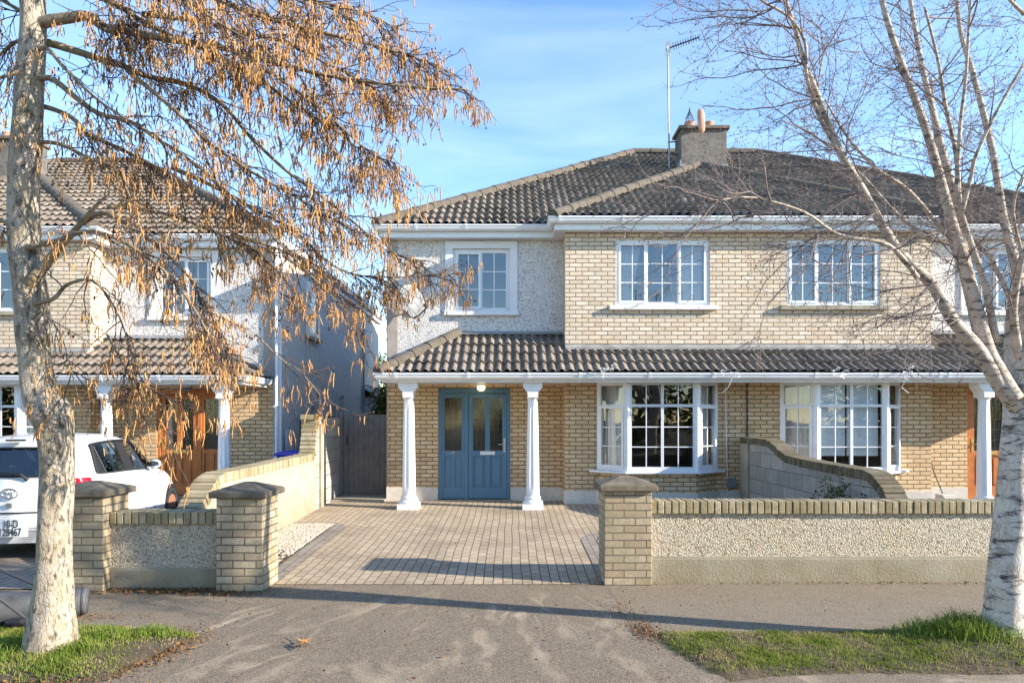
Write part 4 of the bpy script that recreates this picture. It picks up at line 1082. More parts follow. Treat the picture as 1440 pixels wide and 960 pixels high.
# lamps
m = CM()
pts = []
for k in range(9):
    t = k/8; pts.append((.655+.12*t, -.010+.13*t**2.4, 0))
for a, b in zip(pts, pts[1:]):
    def lens(p, z): return (p[0]+.03*math.sin((z-.80)/.2*math.pi), p[1]-.012, z)
    zs = [.78,.82,.88,.94,.985]
    for z0, z1 in zip(zs, zs[1:]): m.face([lens(a,z0), lens(b,z0), lens(b,z1), lens(a,z1)])
m.build('tail_lamp', M['red'], car, smooth=True)
m = CM()
for a, b in zip(pts, pts[1:]):
    for z0, z1 in zip(zs, zs[1:]):
        q = [lens(a,z0), lens(b,z0), lens(b,z1), lens(a,z1)]; m.face([(-p[0], p[1], p[2]) for p in q][::-1])
m.build('tail_lamp', M['red'], car, smooth=True)
# mirrors, handles, door seams, wheels
for s in (1, -1):
    m = CM(); prof = [(.02,.0),(.07,.02),(.085,.06),(.075,.10),(.03,.115),(.0,.11)]
    x0 = .80*s
    m.lathe([(.02,0),(.06,.015),(.075,.05),(.07,.09),(.03,.12)], (.90*s, 2.06, .955), 16)
    m.tube([(x0, 2.05, .96), (.90*s, 2.05, .99)], .022, 8)
    mo = m.build('wing_mirror', M['carpaint'], car, smooth=True)
    m = CM(); m.extr([(.90*s+.068*math.cos(t), 1.975, 1.012+.05*math.sin(t)) for t in [2*math.pi*k/18 for k in range(18)]], (0,.03,0)); m.build('mirror_glass', M['mirror'], car, mo)
    for y in (.78, 1.62):
        m = CM(); m.tube([(.852*s, y-.07, .81), (.868*s, y-.04, .815), (.868*s, y+.05, .815), (.852*s, y+.08, .81)], .011, 6); m.build('door_handle', M['carpaint'], car)
    m = CM()
    for ys in ((1.22,.852), (2.2,.852), (.55,.848)):
        m.tube([(ys[1]*s, ys[0], .30), ((ys[1]+.001)*s, ys[0], .72), (.822*s, ys[0], .925)], .004, 4)
    m.build('door_seam', M['black'], car)
    for y in (.58, 3.02):
        m = CM(); a = [(.80*s, y, .30), (.858*s, y, .30)]; m.tube(a, [.345,.335], 32); m.build('wheel_arch', M['black'], car)
        m = CM(); m.tube([(.70*s, y, .285), (.80*s, y, .285), (.862*s, y, .285), (.872*s, y, .285), (.872*s, y, .285)], [.285,.287,.283,.262,.19], 32, cap=False); wh = m.build('wheel', M['tyre'], car, smooth=True, auto=40)
        m = CM(); m.tube([(.80*s, y, .285), (.855*s, y, .285), (.868*s, y, .285), (.862*s, y, .285), (.866*s,y,.285)], [.192,.194,.185,.11,.05], 24)
        m.build('rim', M['rust'], car, wh)
# seats seen through the glass
for x in (-.36, .36):
    for y, h in ((.95, 0), (2.0-.25, .02)):
        m = CM(); m.extr([(x-.22, y, .5), (x+.22, y, .5), (x+.20, y-.10, 1.06+h), (x-.20, y-.10, 1.06+h)], (0, .12, 0))
        m.extr([(x-.12, y-.14, 1.09+h), (x+.12, y-.14, 1.09+h), (x+.11, y-.15, 1.27+h), (x-.11, y-.15, 1.27+h)], (0, .09, 0)); m.build('seat', M['seat'], car, bevel=.03)
m = CM(); m.box(-.74,.74,.14,2.6,.30,.34); m.box(-.72,.72,.18,.75,.86,.88); m.box(-.70,.70,2.3,2.6,.80,.90); m.build('floor', M['seat'], car)
# ------------------------------------------------------------------ trees
def smooth_path(pts, n=4):
    P = [Vector(p) for p in pts]; out = []
    for i in range(len(P)-1):
        a = P[max(i-1,0)]; b = P[i]; c = P[i+1]; d = P[min(i+2,len(P)-1)]
        for k in range(n):
            t = k/n
            out.append(.5*((2*b)+(c-a)*t+(2*a-5*b+4*c-d)*t*t+(3*b-a-3*c+d)*t**3))
    out.append(P[-1]); return out

def trunk_mesh(m, path, rad, n=28, seed=0, rough=.06, flare=0):
    rnd = random.Random(seed); P = smooth_path(path, 8); nR = len(rad); rings = []
    off = rnd.uniform(0, 50)
    for i, p in enumerate(P):
        s = i/(len(P)-1)*(nR-1); k = min(int(s), nR-2); r = rad[k]+(rad[k+1]-rad[k])*(s-k)
        t = (P[min(i+1,len(P)-1)]-P[max(i-1,0)]).normalized()
        a = Vector((1,0,0)); a = (a-t*a.dot(t)).normalized(); b = t.cross(a)
        ring = []
        for q in range(n):
            an = 2*math.pi*q/n; dr = 1+rough*(mnoise.noise(Vector((math.cos(an)*1.6, math.sin(an)*1.6, p.z*2.2+off)))*1.4+.5*mnoise.noise(Vector((math.cos(an)*5, math.sin(an)*5, p.z*7+off))))
            fl = flare*math.exp(-max(0, p.z)/.16)*(1+.5*math.sin(an*5+off))
            ring.append(m.pt(p+(a*math.cos(an)+b*math.sin(an))*(r*dr+fl)))
        rings.append(ring)
    for a, b in zip(rings, rings[1:]):
        for q in range(n): m.f.append([a[q], a[(q+1)%n], b[(q+1)%n], b[q]])
    m.f.append(rings[-1]); return P

def wander(rnd, p, d, L, n, bend, grav=0.0):
    pts = [p.copy()]; d = d.normalized()
    for k in range(n):
        d = (d+Vector((rnd.gauss(0,bend), rnd.gauss(0,bend), rnd.gauss(0,bend)+grav))).normalized()
        p = p+d*(L/n); pts.append(p.copy())
    return pts, d

# --- left tree, hung with catkins
lt = thing('alder_tree', 'leafless tree hung with orange-brown catkins, its pale trunk on the left verge', 'tree', (-3.27, 4.80, 0))
YT = 4.80
m = MB()
TR = [(72,934,33),(72,915,33),(73,880,29),(74,850,26),(76,800,22.5),(76.5,747,20.5),(78.5,700,21),(80,640,22),(76,600,24),(69,578,26),(57,555,22),(48,500,20),(44,420,21),(37,360,20),(34,300,19),(36,220,18.5),(40,150,17.5),(46,50,16.5),(47,0,16),(46,-120,14),(50,-260,11),(44,-420,7),(48,-600,3)]
TP = trunk_mesh(m, [at(a, b, YT) for a, b, c in TR], [c/200 for a, b, c in TR], 34, 1, .09, .015)
m.build('trunk', M['bark_l'], lt, smooth=True)
limbs = [  # photo polyline, distance at start and end, start radius, catkin density
 ([(67,30),(100,25),(123,23),(150,40),(187,45),(233,55),(287,63),(330,72),(400,92),(470,108),(540,118),(600,124),(655,126)], 4.8, 4.6, .045, 1.0),
 ([(63,60),(100,70),(140,83),(170,92),(210,108),(260,118),(310,145),(350,190),(400,238),(450,275),(500,315),(540,350),(600,372)], 4.8, 5.2, .032, .75),
 ([(65,68),(90,95),(120,125),(150,150),(190,175),(230,200),(250,250)], 4.8, 4.3, .018, .35),
 ([(70,110),(110,140),(140,160),(185,172),(220,195),(260,220),(320,270),(380,330),(440,390),(490,440)], 4.8, 4.5, .024, .6),
 ([(60,150),(100,165),(125,190),(160,205),(200,225),(240,250),(280,285),(330,330),(370,380),(400,420)], 4.8, 5.3, .022, .7),
 ([(60,200),(90,205),(130,225),(160,235),(180,270),(200,330)], 4.8, 4.4, .02, .5),
 ([(45,395),(75,360),(100,330),(130,295),(150,275)], 4.8, 4.5, .055, .0),
 ([(120,310),(150,300),(200,330),(250,370),(290,430),(320,500)], 4.65, 4.4, .022, .9),
 ([(60,-20),(150,0),(200,30),(260,60),(330,90),(420,150),(480,190),(540,240)], 4.8, 4.7, .028, 1.0),
 ([(55,-90),(230,-40),(330,10),(430,40),(510,60),(575,78),(615,95)], 4.8, 5.2, .034, 1.1),
 ([(60,-120),(300,-60),(400,-10),(500,15),(560,40)], 4.8, 5.5, .03, .8),
 ([(240,235),(300,262),(360,295),(420,330),(480,380),(560,390),(635,385)], 5.0, 5.6, .018, 1.15),
 ([(180,100),(240,150),(300,205),(360,245),(430,285),(480,315),(530,335)], 4.8, 4.2, .018, 1.0),
 ([(75,340),(130,325),(190,350),(240,390),(280,445),(300,490)], 4.7, 4.1, .022, .8),
 ([(75,420),(95,400),(130,395),(160,430),(180,480),(190,530)], 4.75, 4.3, .018, .5),
 ([(300,60),(360,90),(420,130),(470,170),(520,215),(560,230)], 4.75, 4.4, .016, 1.0),
 ([(200,20),(280,30),(340,45),(400,60),(460,90),(520,120),(560,150)], 4.8, 5.0, .02, 1.1),
 ([(100,-60),(200,-30),(260,0),(320,40),(380,70)], 4.8, 4.1, .02, 1.0),
 ([(150,-40),(250,-20),(340,-10),(430,0),(500,30)], 4.8, 4.5, .02, 1.0),
 ([(330,330),(390,350),(440,370),(480,420),(510,470)], 5.1, 5.3, .012, .4),
 ([(150,290),(230,300),(310,330),(370,360),(420,420)], 4.7, 5.0, .016, .7),
 ([(40,100),(12,105),(-25,125),(-60,160)], 4.8, 4.5, .025, .9),
 ([(45,60),(20,60),(-10,90),(-40,140)], 4.8, 5.2, .025, .9),
 ([(35,20),(10,5),(-40,-20)], 4.8, 5.0, .03, .7),
 ([(25,330),(0,310),(-30,330),(-60,380)], 4.8, 4.6, .022, .9),
 ([(150,470),(185,530),(210,550),(235,580)], 4.45, 4.35, .008, 1.0),
 ([(360,470),(395,505),(420,520),(450,555)], 4.6, 4.5, .007, .5),
 ([(60,440),(85,470),(100,520),(110,560)], 4.7, 4.4, .010, .4),
]
bl = MB(); tw = MB(); ck = MB(); cn = MB()
rl = random.Random(42)
def catkin(p, L, r):
    d = Vector((rl.gauss(0,.17), rl.gauss(0,.17), -1)).normalized(); q = p+d*L
    c = Vector((rl.gauss(0,.010), rl.gauss(0,.010), 0))*L/.1
    ck.tube([p, p+d*L*.12+c*.3, p+d*L*.5+c, p+d*L*.85+c*.8, q], [r*.35, r*.9, r, r*.85, r*.25], 5)
def cluster(p, sc=1.0):
    for k in range(rl.choice((1,2,3,3,4,5))):
        catkin(p+Vector((rl.gauss(0,.014), rl.gauss(0,.014), rl.gauss(0,.012))), rl.choice((rl.uniform(.03,.07), rl.uniform(.06,.13)))*sc, rl.uniform(.0027,.0047))
def cone(p):
    s = rl.uniform(.006,.010); cn.tube([p+Vector((0,0,s)), p+Vector((0,0,s*.3)), p-Vector((0,0,s*.6)), p-Vector((0,0,s*1.3))], [s*.3,s*.8,s*.75,s*.2], 5)
ncl = [0]
for pl, Y0, Y1, r0, dens in limbs:
    if -30 < pl[0][0] < 82 and -130 < pl[0][1] < 450:       # root the limb inside the trunk
        y_ = pl[0][1]+8; k_ = max(i for i in range(len(TR)) if TR[i][1] >= y_ or i == 0); a_, b_ = TR[k_], TR[min(k_+1, len(TR)-1)]
        f_ = (a_[1]-y_)/max(1, a_[1]-b_[1]); pl = [(a_[0]+(b_[0]-a_[0])*f_, y_)]+pl
    n = len(pl)
    if sum(q[1] for q in pl)/n < 160 and dens > .7: dens *= 1.08
    P = smooth_path([at(x, y, Y0+(Y1-Y0)*(k/(n-1))+(rl.gauss(0,.05) if k else 0)) for k, (x, y) in enumerate(pl)], 5)
    L = sum((b-a).length for a, b in zip(P, P[1:]))
    bl.tube(P, [max(.0035, r0*(1-.88*(k/(len(P)-1))**.8)) for k in range(len(P))], 8)
    if dens == 0: continue
    ns = int(L*25*dens)
    for k in range(ns):
        t = rl.uniform(.12, 1)**.85; i = min(int(t*(len(P)-1)), len(P)-2)
        p = P[i]+(P[i+1]-P[i])*rl.random(); d = (P[i+1]-P[i]).normalized()
        sl = rl.uniform(.22,.60)*(1.1-.5*t)
        dr = (d*rl.uniform(.5,1)+Vector((rl.gauss(0,.5), rl.gauss(0,.55), rl.gauss(-.25,.4)))).normalized()
        sp, ed = wander(rl, p, dr, sl, 6, .16, -.05)
        tw.tube(sp, [.0048-.0030*q/6 for q in range(7)], 4, cap=False)
        for q in range(2, 7):
            if rl.random() < .85:
                td = (ed*.4+Vector((rl.gauss(0,.6), rl.gauss(0,.6), rl.gauss(-.2,.4)))).normalized()
                tl = rl.uniform(.05,.20)
                tp_, _ = wander(rl, sp[q], td, tl, 3, .22, -.06)
                tw.tube(tp_, [.0026,.0022,.0019,.0016], 3, cap=False)
                if rl.random() < .80*min(1.1, .55+dens*.45): cluster(tp_[-1]); ncl[0] += 1
                elif rl.random() < .55:
                    for z in range(rl.choice((1,2,3))): cone(tp_[-1]+Vector((rl.gauss(0,.012), rl.gauss(0,.012), rl.gauss(-.01,.01))))
bl.build('branches', M['limb_l'], lt, smooth=True)
tw.build('twigs', M['twig_l'], lt, smooth=True, kind='stuff')
ck.build('catkins', M['catkin'], lt, smooth=True, kind='stuff')
cn.build('cones', M['cone'], lt, smooth=True, kind='stuff')

# --- right tree, bare birch with several stems
rt = thing('birch_tree', 'bare white-barked birch with several stems and fine purple twigs on the right verge', 'tree', (3.72, 5.08, 0))
YB = 5.08
def w(px, py, Y=YB): return at(px, py, Y)
m = MB()
base = [w(1412,908), w(1412,890), w(1413,850), w(1416,775), w(1421,730), w(1427,683), w(1435,592), w(1440,545), w(1442,500), w(1442,410)]
trunk_mesh(m, base, [.15,.142,.128,.116,.109,.106,.107,.13,.135,.10], 32, 5, .09, .02)
tr = m.build('trunk', M['bark_r'], rt, smooth=True)
stems = [   # polyline, Y start, Y end, r start, r end
 ([(1432,575),(1405,540),(1375,490),(1340,450),(1310,400),(1270,360),(1242,319),(1215,270),(1180,210),(1150,135),(1130,85),(1115,30),(1090,-40),(1070,-100)], 5.05, 4.55, .085, .012),
 ([(1425,560),(1402,520),(1388,490),(1372,430),(1357,370),(1340,318),(1322,250),(1298,170),(1268,90),(1245,20),(1230,-50),(1220,-120)], 5.02, 4.9, .095, .018),
 ([(1362,400),(1350,320),(1338,260),(1322,200),(1308,140),(1296,90),(1280,0),(1270,-80)], 5.0, 5.25, .058, .018),
 ([(1442,440),(1430,380),(1412,310),(1395,210),(1370,110),(1350,40),(1342,-60)], 5.08, 5.3, .062, .018),
 ([(1400,480),(1385,400),(1352,300),(1345,220),(1330,150),(1318,80),(1300,10)], 5.02, 4.4, .040, .010),
 ([(1380,495),(1352,380),(1325,305),(1318,240),(1310,110)], 5.03, 5.6, .045, .012),
 ([(1352,300),(1365,250),(1372,220),(1400,160),(1440,90)], 4.6, 4.3, .022, .012),
 ([(1345,270),(1350,180),(1358,110),(1363,30),(1368,-40)], 4.55, 4.3, .02, .010),
 ([(1190,230),(1155,170),(1135,110),(1132,60),(1110,25),(1070,0),(1040,-30)], 4.75, 4.5, .022, .010),
 ([(1290,390),(1250,345),(1180,330),(1130,298),(1060,278),(1010,282)], 4.8, 4.3, .026, .006),
 ([(1330,330),(1280,270),(1230,235),(1190,190),(1160,140)], 5.0, 4.6, .025, .008),
 ([(1310,340),(1260,300),(1215,250),(1180,215),(1150,150),(1160,60)], 5.0, 5.5, .026, .008),
 ([(1430,440),(1390,360),(1350,325),(1320,290)], 5.1, 5.4, .03, .012),
 ([(1445,430),(1470,330),(1480,200),(1470,60),(1460,-60)], 5.08, 5.2, .06, .015),
 ([(1445,380),(1425,300),(1440,240)], 5.05, 4.6, .02, .008),
 ([(1440,530),(1425,440),(1440,350)], 5.06, 4.8, .05, .03),
 ([(1440,20),(1420,0),(1400,-30)], 5.0, 4.9, .02, .012),
]
bl = MB(); tw = MB(); bd_ = MB(); fine = MB()
rr = random.Random(99)
SP = []
for pl, Y0, Y1, a, b in stems:
    n = len(pl)
    P = smooth_path([at(x, y, Y0+(Y1-Y0)*(k/(n-1))) for k, (x, y) in enumerate(pl)], 5)
    bl.tube(P, [a*.76+(b*.7-a*.76)*(k/(len(P)-1))**.6 for k in range(len(P))], 14)
    SP.append((P, a, b))
bl.build('branches', M['limb_r'], rt, smooth=True)
def bud(p, d):
    s = rr.uniform(.006,.012); bd_.tube([p, p+d*s*.6, p+d*s*1.5], [.0016,.0036,.0008], 4, cap=False)
def rtwig(p, d, L, r, lvl):
    n = max(3, int(L/.07)); pts, ed = wander(rr, p, d, L, n, .17, -.012 if lvl else .0)
    (tw if lvl < 2 else fine).tube(pts, [r*(1-.7*k/n) for k in range(n+1)], 5 if lvl == 0 else 3, cap=False)
    if lvl >= 2:
        if rr.random() < .8: bud(pts[-1], ed)
        if rr.random() < .5: bud(pts[n//2], (ed+Vector((rr.gauss(0,.6),rr.gauss(0,.6),rr.gauss(0,.6)))).normalized())
        return
    k = 1
    cnt = int(L*(10 if lvl == 0 else 15))+1
    for c in range(cnt):
        t = rr.uniform(.15, 1); i = min(int(t*n), n-1); q = pts[i]+(pts[i+1]-pts[i])*rr.random()
        dd_ = (pts[i+1]-pts[i]).normalized(); nd_ = (dd_*rr.uniform(.3,.9)+Vector((rr.gauss(0,.6), rr.gauss(0,.6), rr.gauss(.05,.45)))).normalized()
        rtwig(q, nd_, (rr.uniform(.18,.48) if lvl == 0 else rr.uniform(.05,.18))*(1.15-.5*t), r*.5 if lvl == 0 else r*.6, lvl+1)
for (P, a, b) in SP:
    L = sum((y-x).length for x, y in zip(P, P[1:])); n = len(P)-1
    for c in range(int(L*5.6)):
        t = rr.uniform(.22, 1); i = min(int(t*n), n-1); p = P[i]+(P[i+1]-P[i])*rr.random(); d = (P[i+1]-P[i]).normalized()
        lean = Vector((rr.gauss(-.12,.75), rr.gauss(0,.65), rr.gauss(.12,.45)))
        rtwig(p, (d*rr.uniform(.25,.8)+lean).normalized(), rr.uniform(.35,.95)*(1.1-.4*t), rr.uniform(.0035,.0065), 0)
for px, py, Yq, dx, dz in ((1010,282,4.3,-1,-.2),(1090,300,4.4,-.8,.1),(1150,330,4.5,-.6,-.5),(1150,140,4.5,-1,-.1),(1130,90,4.5,-1,.15),(1180,210,4.6,-1,-.2),(1215,270,4.6,-1,-.1),(1090,10,4.5,-1,.0),(1115,40,4.5,-1,.3),(1200,240,4.7,-1,.1),(1260,350,4.6,-.7,-.6),(1310,400,4.7,-.8,-.5),(1320,420,4.7,-.5,-.7),(1230,300,4.6,-.8,-.4),(1345,450,4.8,-.8,-.2)):
    for k in range(3):
        rtwig(at(px, py, Yq), Vector((dx+rr.gauss(0,.2), rr.gauss(0,.4), dz+rr.gauss(0,.25))), rr.uniform(.45,.85), .0055, 0)
tw.build('twigs', M['twig_r'], rt, smooth=True, kind='stuff')
fine.build('fine_twigs', M['twig_r'], rt, smooth=True, kind='stuff')
bd_.build('buds', M['twig_r'], rt, kind='stuff')

# --- leaf-clump plants
def leaf_cloud(m, rnd, c, rad, n, size, flat=1.0, up=0.0):
    c = Vector(c)
    for k in range(n):
        d = Vector((rnd.gauss(0,1), rnd.gauss(0,1), rnd.gauss(0,1))).normalized()*rnd.random()**.45
        p = c+Vector((d.x*rad[0], d.y*rad[1], d.z*rad[2]))
        a = Vector((rnd.gauss(0,1), rnd.gauss(0,1), rnd.gauss(0,1)+up)).normalized(); b = a.orthogonal().normalized(); s = size*rnd.uniform(.6,1.4)
        b = (b+a.cross(b)*rnd.gauss(0,1)).normalized(); e = a.cross(b)
        m.face([p-b*s, p+e*s*.45, p+b*s, p-e*s*.45])
def bush_tree(name, label, x, y, h, rx, n, leaf, mat, seed, trunk_h=.8, cat='tree', group=None):
    t = thing(name, label, cat, (x, y, .1), group); rnd = random.Random(seed)
    m = MB(); tr_, _ = wander(rnd, Vector((x,y,0)), Vector((0,0,1)), h*.75, 8, .06); m.tube(tr_, [.10*h/4*(1-.09*k) for k in range(9)], 8)
    lobes = []
    for k in range(11):
        a = rnd.uniform(0, 6.28); zz = rnd.uniform(trunk_h*.6, h*.9); r = rx*(1-.45*zz/h)
        q = Vector((x+math.cos(a)*r*rnd.uniform(.2,.75), y+math.sin(a)*r*rnd.uniform(.2,.75), zz)); lobes.append(q)
        i = min(8, int(zz/h/.75*8*.7)); m.tube([tr_[i], (tr_[i]+q)/2+Vector((0,0,.08)), q], [.03*h/4,.02*h/4,.008], 5)
    m.build('trunk', M['limb_l'], t, smooth=True)
    m = MB()
    for q in lobes: leaf_cloud(m, rnd, q, (rx*.42, rx*.42, rx*.5), n//11, leaf)
    m.build('crown', M[mat], t, kind='stuff')
    return t
bush_tree('evergreen_tree', 'yellow-green ivy-covered tree just behind the grey side gate', -3.55, 19.5, 3.1, 1.0, 5200, .05, 'leaf', 1)
bush_tree('evergreen_tree', 'taller grey-green tree in the gap between the two houses', -5.6, 28.0, 4.9, 1.5, 5200, .07, 'leaf', 2)
bush_tree('evergreen_tree', 'dark green bushy tree furthest back between the houses', -8.2, 33.0, 4.6, 2.0, 4500, .08, 'leaf', 3)
bt = thing('bare_tree', 'thin bare twiggy tree beyond the passage between the houses', 'tree', (-5.2, 24.5, .1))
m = MB(); rb_ = random.Random(5); P_, _ = wander(rb_, Vector((-5.2,24.5,0)), Vector((0,0,1)), 4.0, 8, .05); m.tube(P_, [.07*(1-.1*k) for k in range(9)], 8); m.build('trunk', M['limb_l'], bt, smooth=True)
m = MB()
for k in range(60):
    i = rb_.randint(3, 8); s_, e_ = wander(rb_, P_[i], Vector((rb_.gauss(0,.8), rb_.gauss(0,.8), rb_.uniform(.1,1))), rb_.uniform(.6,1.6), 6, .15)
    m.tube(s_, [.012*(1-.13*q) for q in range(7)], 4)
    for q in range(5):
        a_, _ = wander(rb_, s_[rb_.randint(1,6)], e_+Vector((rb_.gauss(0,.7), rb_.gauss(0,.7), rb_.gauss(.2,.5))), rb_.uniform(.2,.6), 4, .2); m.tube(a_, [.006,.005,.004,.003,.002], 3)
m.build('twigs', M['twig_l'], bt, kind='stuff')
def shrub(x, y, z, h, r, n, label, seed):
    t = thing('garden_shrub', label, 'shrub', (x, y, z), 'small shrubs by the grey block wall'); rnd = random.Random(seed); m = MB(); lf = MB()
    for k in range(n):
        s_, _ = wander(rnd, Vector((x+rnd.gauss(0,r*.3), y+rnd.gauss(0,r*.3), z)), Vector((rnd.gauss(0,.22), rnd.gauss(0,.22), 1)), h*rnd.uniform(.6,1.05), 5, .1)
        m.tube(s_, [.006,.005,.005,.004,.003,.002], 4)
        for q in s_[2:]: leaf_cloud(lf, rnd, q, (.06,.06,.05), 9, .022)
    m.build('stems', M['twig_l'], t); lf.build('leaves', M['leaf_b'], t, kind='stuff')
shrub(3.78, 8.15, .03, .95, .18, 16, 'yellow-tipped upright shrub beside the grey block wall', 1)
shrub(3.82, 7.85, .03, .94, .30, 30, 'dark green spreading shrub at the front end of the grey block wall', 2)
# added hedge behind the camera, standing in for houses in the window reflections
hg = MB(); rh = random.Random(8)
for k in range(210):
    leaf_cloud(hg, rh, (-35+k*.34, -17+rh.gauss(0,.5), rh.uniform(.6,5.4)), (1.3,.7,1.6), 150, .19)
tag(hg.build('reflection_hedge', M['leaf']), 'added green hedge across the road, unseen, for dark window reflections', 'hedge', None, 'stuff')

# ------------------------------------------------------------------ verges, grass, gravel, litter
def inpoly(x, y, poly):
    c = False; j = len(poly)-1
    for i in range(len(poly)):
        xi, yi = poly[i]; xj, yj = poly[j]
        if (yi > y) != (yj > y) and x < (xj-xi)*(y-yi)/(yj-yi)+xi: c = not c
        j = i
    return c
VR = [(1.34,4.30),(1.22,4.55),(1.10,4.95),(1.02,5.30),(1.10,5.42),(30,5.42),(30,4.47),(2.2,4.47),(1.7,4.42)]
VL = [(-30,4.28),(-2.52,4.28)]+[(-2.46,4.6),(-2.36,4.95),(-2.30,5.15),(-2.42,5.32),(-2.75,5.45),(-3.2,5.5),(-30,5.5)]
def verge_mesh(name, poly, zc):
    xs = [max(-9, min(9, p[0])) for p in poly]; ys = [p[1] for p in poly]
    m = MB(); st_ = .05; idx = {}
    nx = int((max(xs)-min(xs))/st_); ny = int((max(ys)-min(ys))/st_)
    def pz(x, y):
        return -.032+.036*min(1, edge(x, y, poly)/.11)+.020*min(1, edge(x, y, poly)/.25)*(.7+.5*mnoise.noise(Vector((x*2.2, y*2.2, 1))))+.010*mnoise.noise(Vector((x*13, y*13, 2)))+zc(x, y)
    for i in range(nx+1):
        for j in range(ny+1):
            x = min(xs)+i*st_; y = min(ys)+j*st_
            if inpoly(x, y, poly): idx[i, j] = m.pt((x, y, pz(x, y)))
    for (i, j) in list(idx):
        if all(k in idx for k in ((i+1,j),(i+1,j+1),(i,j+1))): m.f.append([idx[i,j], idx[i+1,j], idx[i+1,j+1], idx[i,j+1]])
    o = m.build(name, M['soil'], smooth=True, kind='structure')
    return pz
def edge(x, y, poly):
    d = 9; n = len(poly)
    for i in range(n):
        ax_, ay_ = poly[i]; bx, by = poly[(i+1)%n]; dx, dy = bx-ax_, by-ay_
        t = max(0, min(1, ((x-ax_)*dx+(y-ay_)*dy)/(dx*dx+dy*dy))); d = min(d, math.hypot(x-ax_-dx*t, y-ay_-dy*t))
    return d
mound = lambda x0, y0, h, s: (lambda x, y: h*math.exp(-((x-x0)**2+(y-y0)**2)/s**2))
zr_ = verge_mesh('verge', VR, mound(3.6, 5.15, .07, .55)); zl_ = verge_mesh('verge', VL, mound(-3.2, 4.85, .06, .5))
def blade(m, rnd, p, h, wd, lean):
    a = rnd.uniform(0, 6.283); ca, sa = math.cos(a), math.sin(a); l = lean*h
    la = rnd.uniform(0, 6.283); lx, ly = math.cos(la)*l, math.sin(la)*l
    b0 = m.pt((p[0]-ca*wd, p[1]-sa*wd, p[2]-.01)); b1 = m.pt((p[0]+ca*wd, p[1]+sa*wd, p[2]-.01))
    c0 = m.pt((p[0]-ca*wd*.7+lx*.4, p[1]-sa*wd*.7+ly*.4, p[2]+h*.6)); c1 = m.pt((p[0]+ca*wd*.7+lx*.4, p[1]+sa*wd*.7+ly*.4, p[2]+h*.6))
    t = m.pt((p[0]+lx, p[1]+ly, p[2]+h*(1-.35*lean)))
    m.f.append([b0, b1, c1, c0]); m.f.append([c0, c1, t])
rg = random.Random(12)
gr = MB(); gd = MB()
def sow(poly, zf, x0, x1, y0, y1, n, dens):
    for k in range(n):
        x = rg.uniform(x0, x1); y = rg.uniform(y0, y1)
        if not inpoly(x, y, poly): continue
        e = edge(x, y, poly); q = dens(x, y)*min(1, .06+e/.22)
        nz = .5+.5*mnoise.noise(Vector((x*2.4, y*2.4, 5)))*1.6
        if rg.random() > q*(.05+1.15*nz): continue
        dry = mnoise.noise(Vector((x*3.1, y*3.1, 9))) > .12+rg.gauss(0,.2)
        (blade)(gd if dry else gr, rg, (x, y, zf(x, y)), rg.uniform(.008,.026) if dry else rg.uniform(.010,.036), rg.uniform(.0018,.0034), rg.uniform(.2,1.1))
sow(VR, zr_, 1.0, 5.2, 4.3, 5.45, 95000, lambda x, y: 1.0 if x < 3.3 else .45 if y < 5.0 else 1)
sow(VL, zl_, -4.3, -2.3, 4.28, 5.5, 45000, lambda x, y: 1.0 if x < -2.85+.15*math.sin(y*9) else .22)
def tuft(cx, cy, r, n, h, zf):
    for k in range(n):
        x = cx+rg.gauss(0, r); y = cy+rg.gauss(0, r*.7)
        if rg.random() < .35: continue
        blade(tf, rg, (x, y, zf(x, y)), h*rg.uniform(.5,1.15)*math.exp(-((x-cx)**2+(y-cy)**2)/(r*r*5)), rg.uniform(.002,.0036), rg.uniform(.2,1.2))
tf = MB()
tuft(3.42, 5.10, .17, 1700, .20, zr_); tuft(3.15, 5.2, .14, 700, .13, zr_); tuft(3.62, 5.0, .09, 500, .15, zr_)
tuft(-3.6, 4.45, .25, 1500, .06, zl_); tuft(-3.0, 4.45, .16, 900, .055, zl_); tuft(-2.98, 5.02, .11, 900, .10, zl_); tuft(-2.72, 5.2, .10, 700, .10, zl_); tuft(-3.55, 4.75, .22, 1400, .10, zl_); tuft(-3.05, 4.75, .12, 800, .09, zl_); tuft(-3.45, 5.2, .2, 700, .07, zl_); tuft(-2.5, 5.22, .08, 250, .06, zl_)
tag(gr.build('verge_grass', M['grass']), 'short patchy green grass on both verges', 'grass', None, 'stuff')
tag(gd.build('dead_grass', M['drygrass']), 'straw coloured dead grass among the green verge grass', 'grass', None, 'stuff')
tag(tf.build('long_grass', M['tuft']), 'long green grass tufts around both tree trunks', 'grass', None, 'stuff')
def pebbles(name, label, n, x0, x1, y0, y1, mat, s0, s1, dens, flat=.7):
    m = MB(); rnd = random.Random(len(name))
    for k in range(n):
        x = rnd.uniform(x0, x1); y = rnd.uniform(y0, y1)
        if rnd.random() > dens(x, y): continue
        s = rnd.uniform(s0, s1); z = gz(x, y)+.006+s*.35; a = rnd.uniform(0, 3.14); ca, sa = math.cos(a), math.sin(a); l = s*rnd.uniform(1,1.7)
        i = [m.pt((x+ca*u*l-sa*v*s, y+sa*u*l+ca*v*s, z+w_*s*flat)) for u, v, w_ in ((1,0,0),(.3,.8,.2),(-.5,.8,0),(-1,0,.1),(-.4,-.9,0),(.6,-.8,.1),(.2,0,1),(-.3,.1,.8))]
        for f in ((0,1,6),(1,2,7),(1,7,6),(2,3,7),(3,4,7),(4,5,6),(4,6,7),(5,0,6)): m.f.append([i[q] for q in f])
    return tag(m.build(name, M[mat]), label, 'gravel' if 'gravel' in name else 'debris', None, 'stuff')
nz2 = lambda x, y: mnoise.noise(Vector((x*3, y*3, 3)))
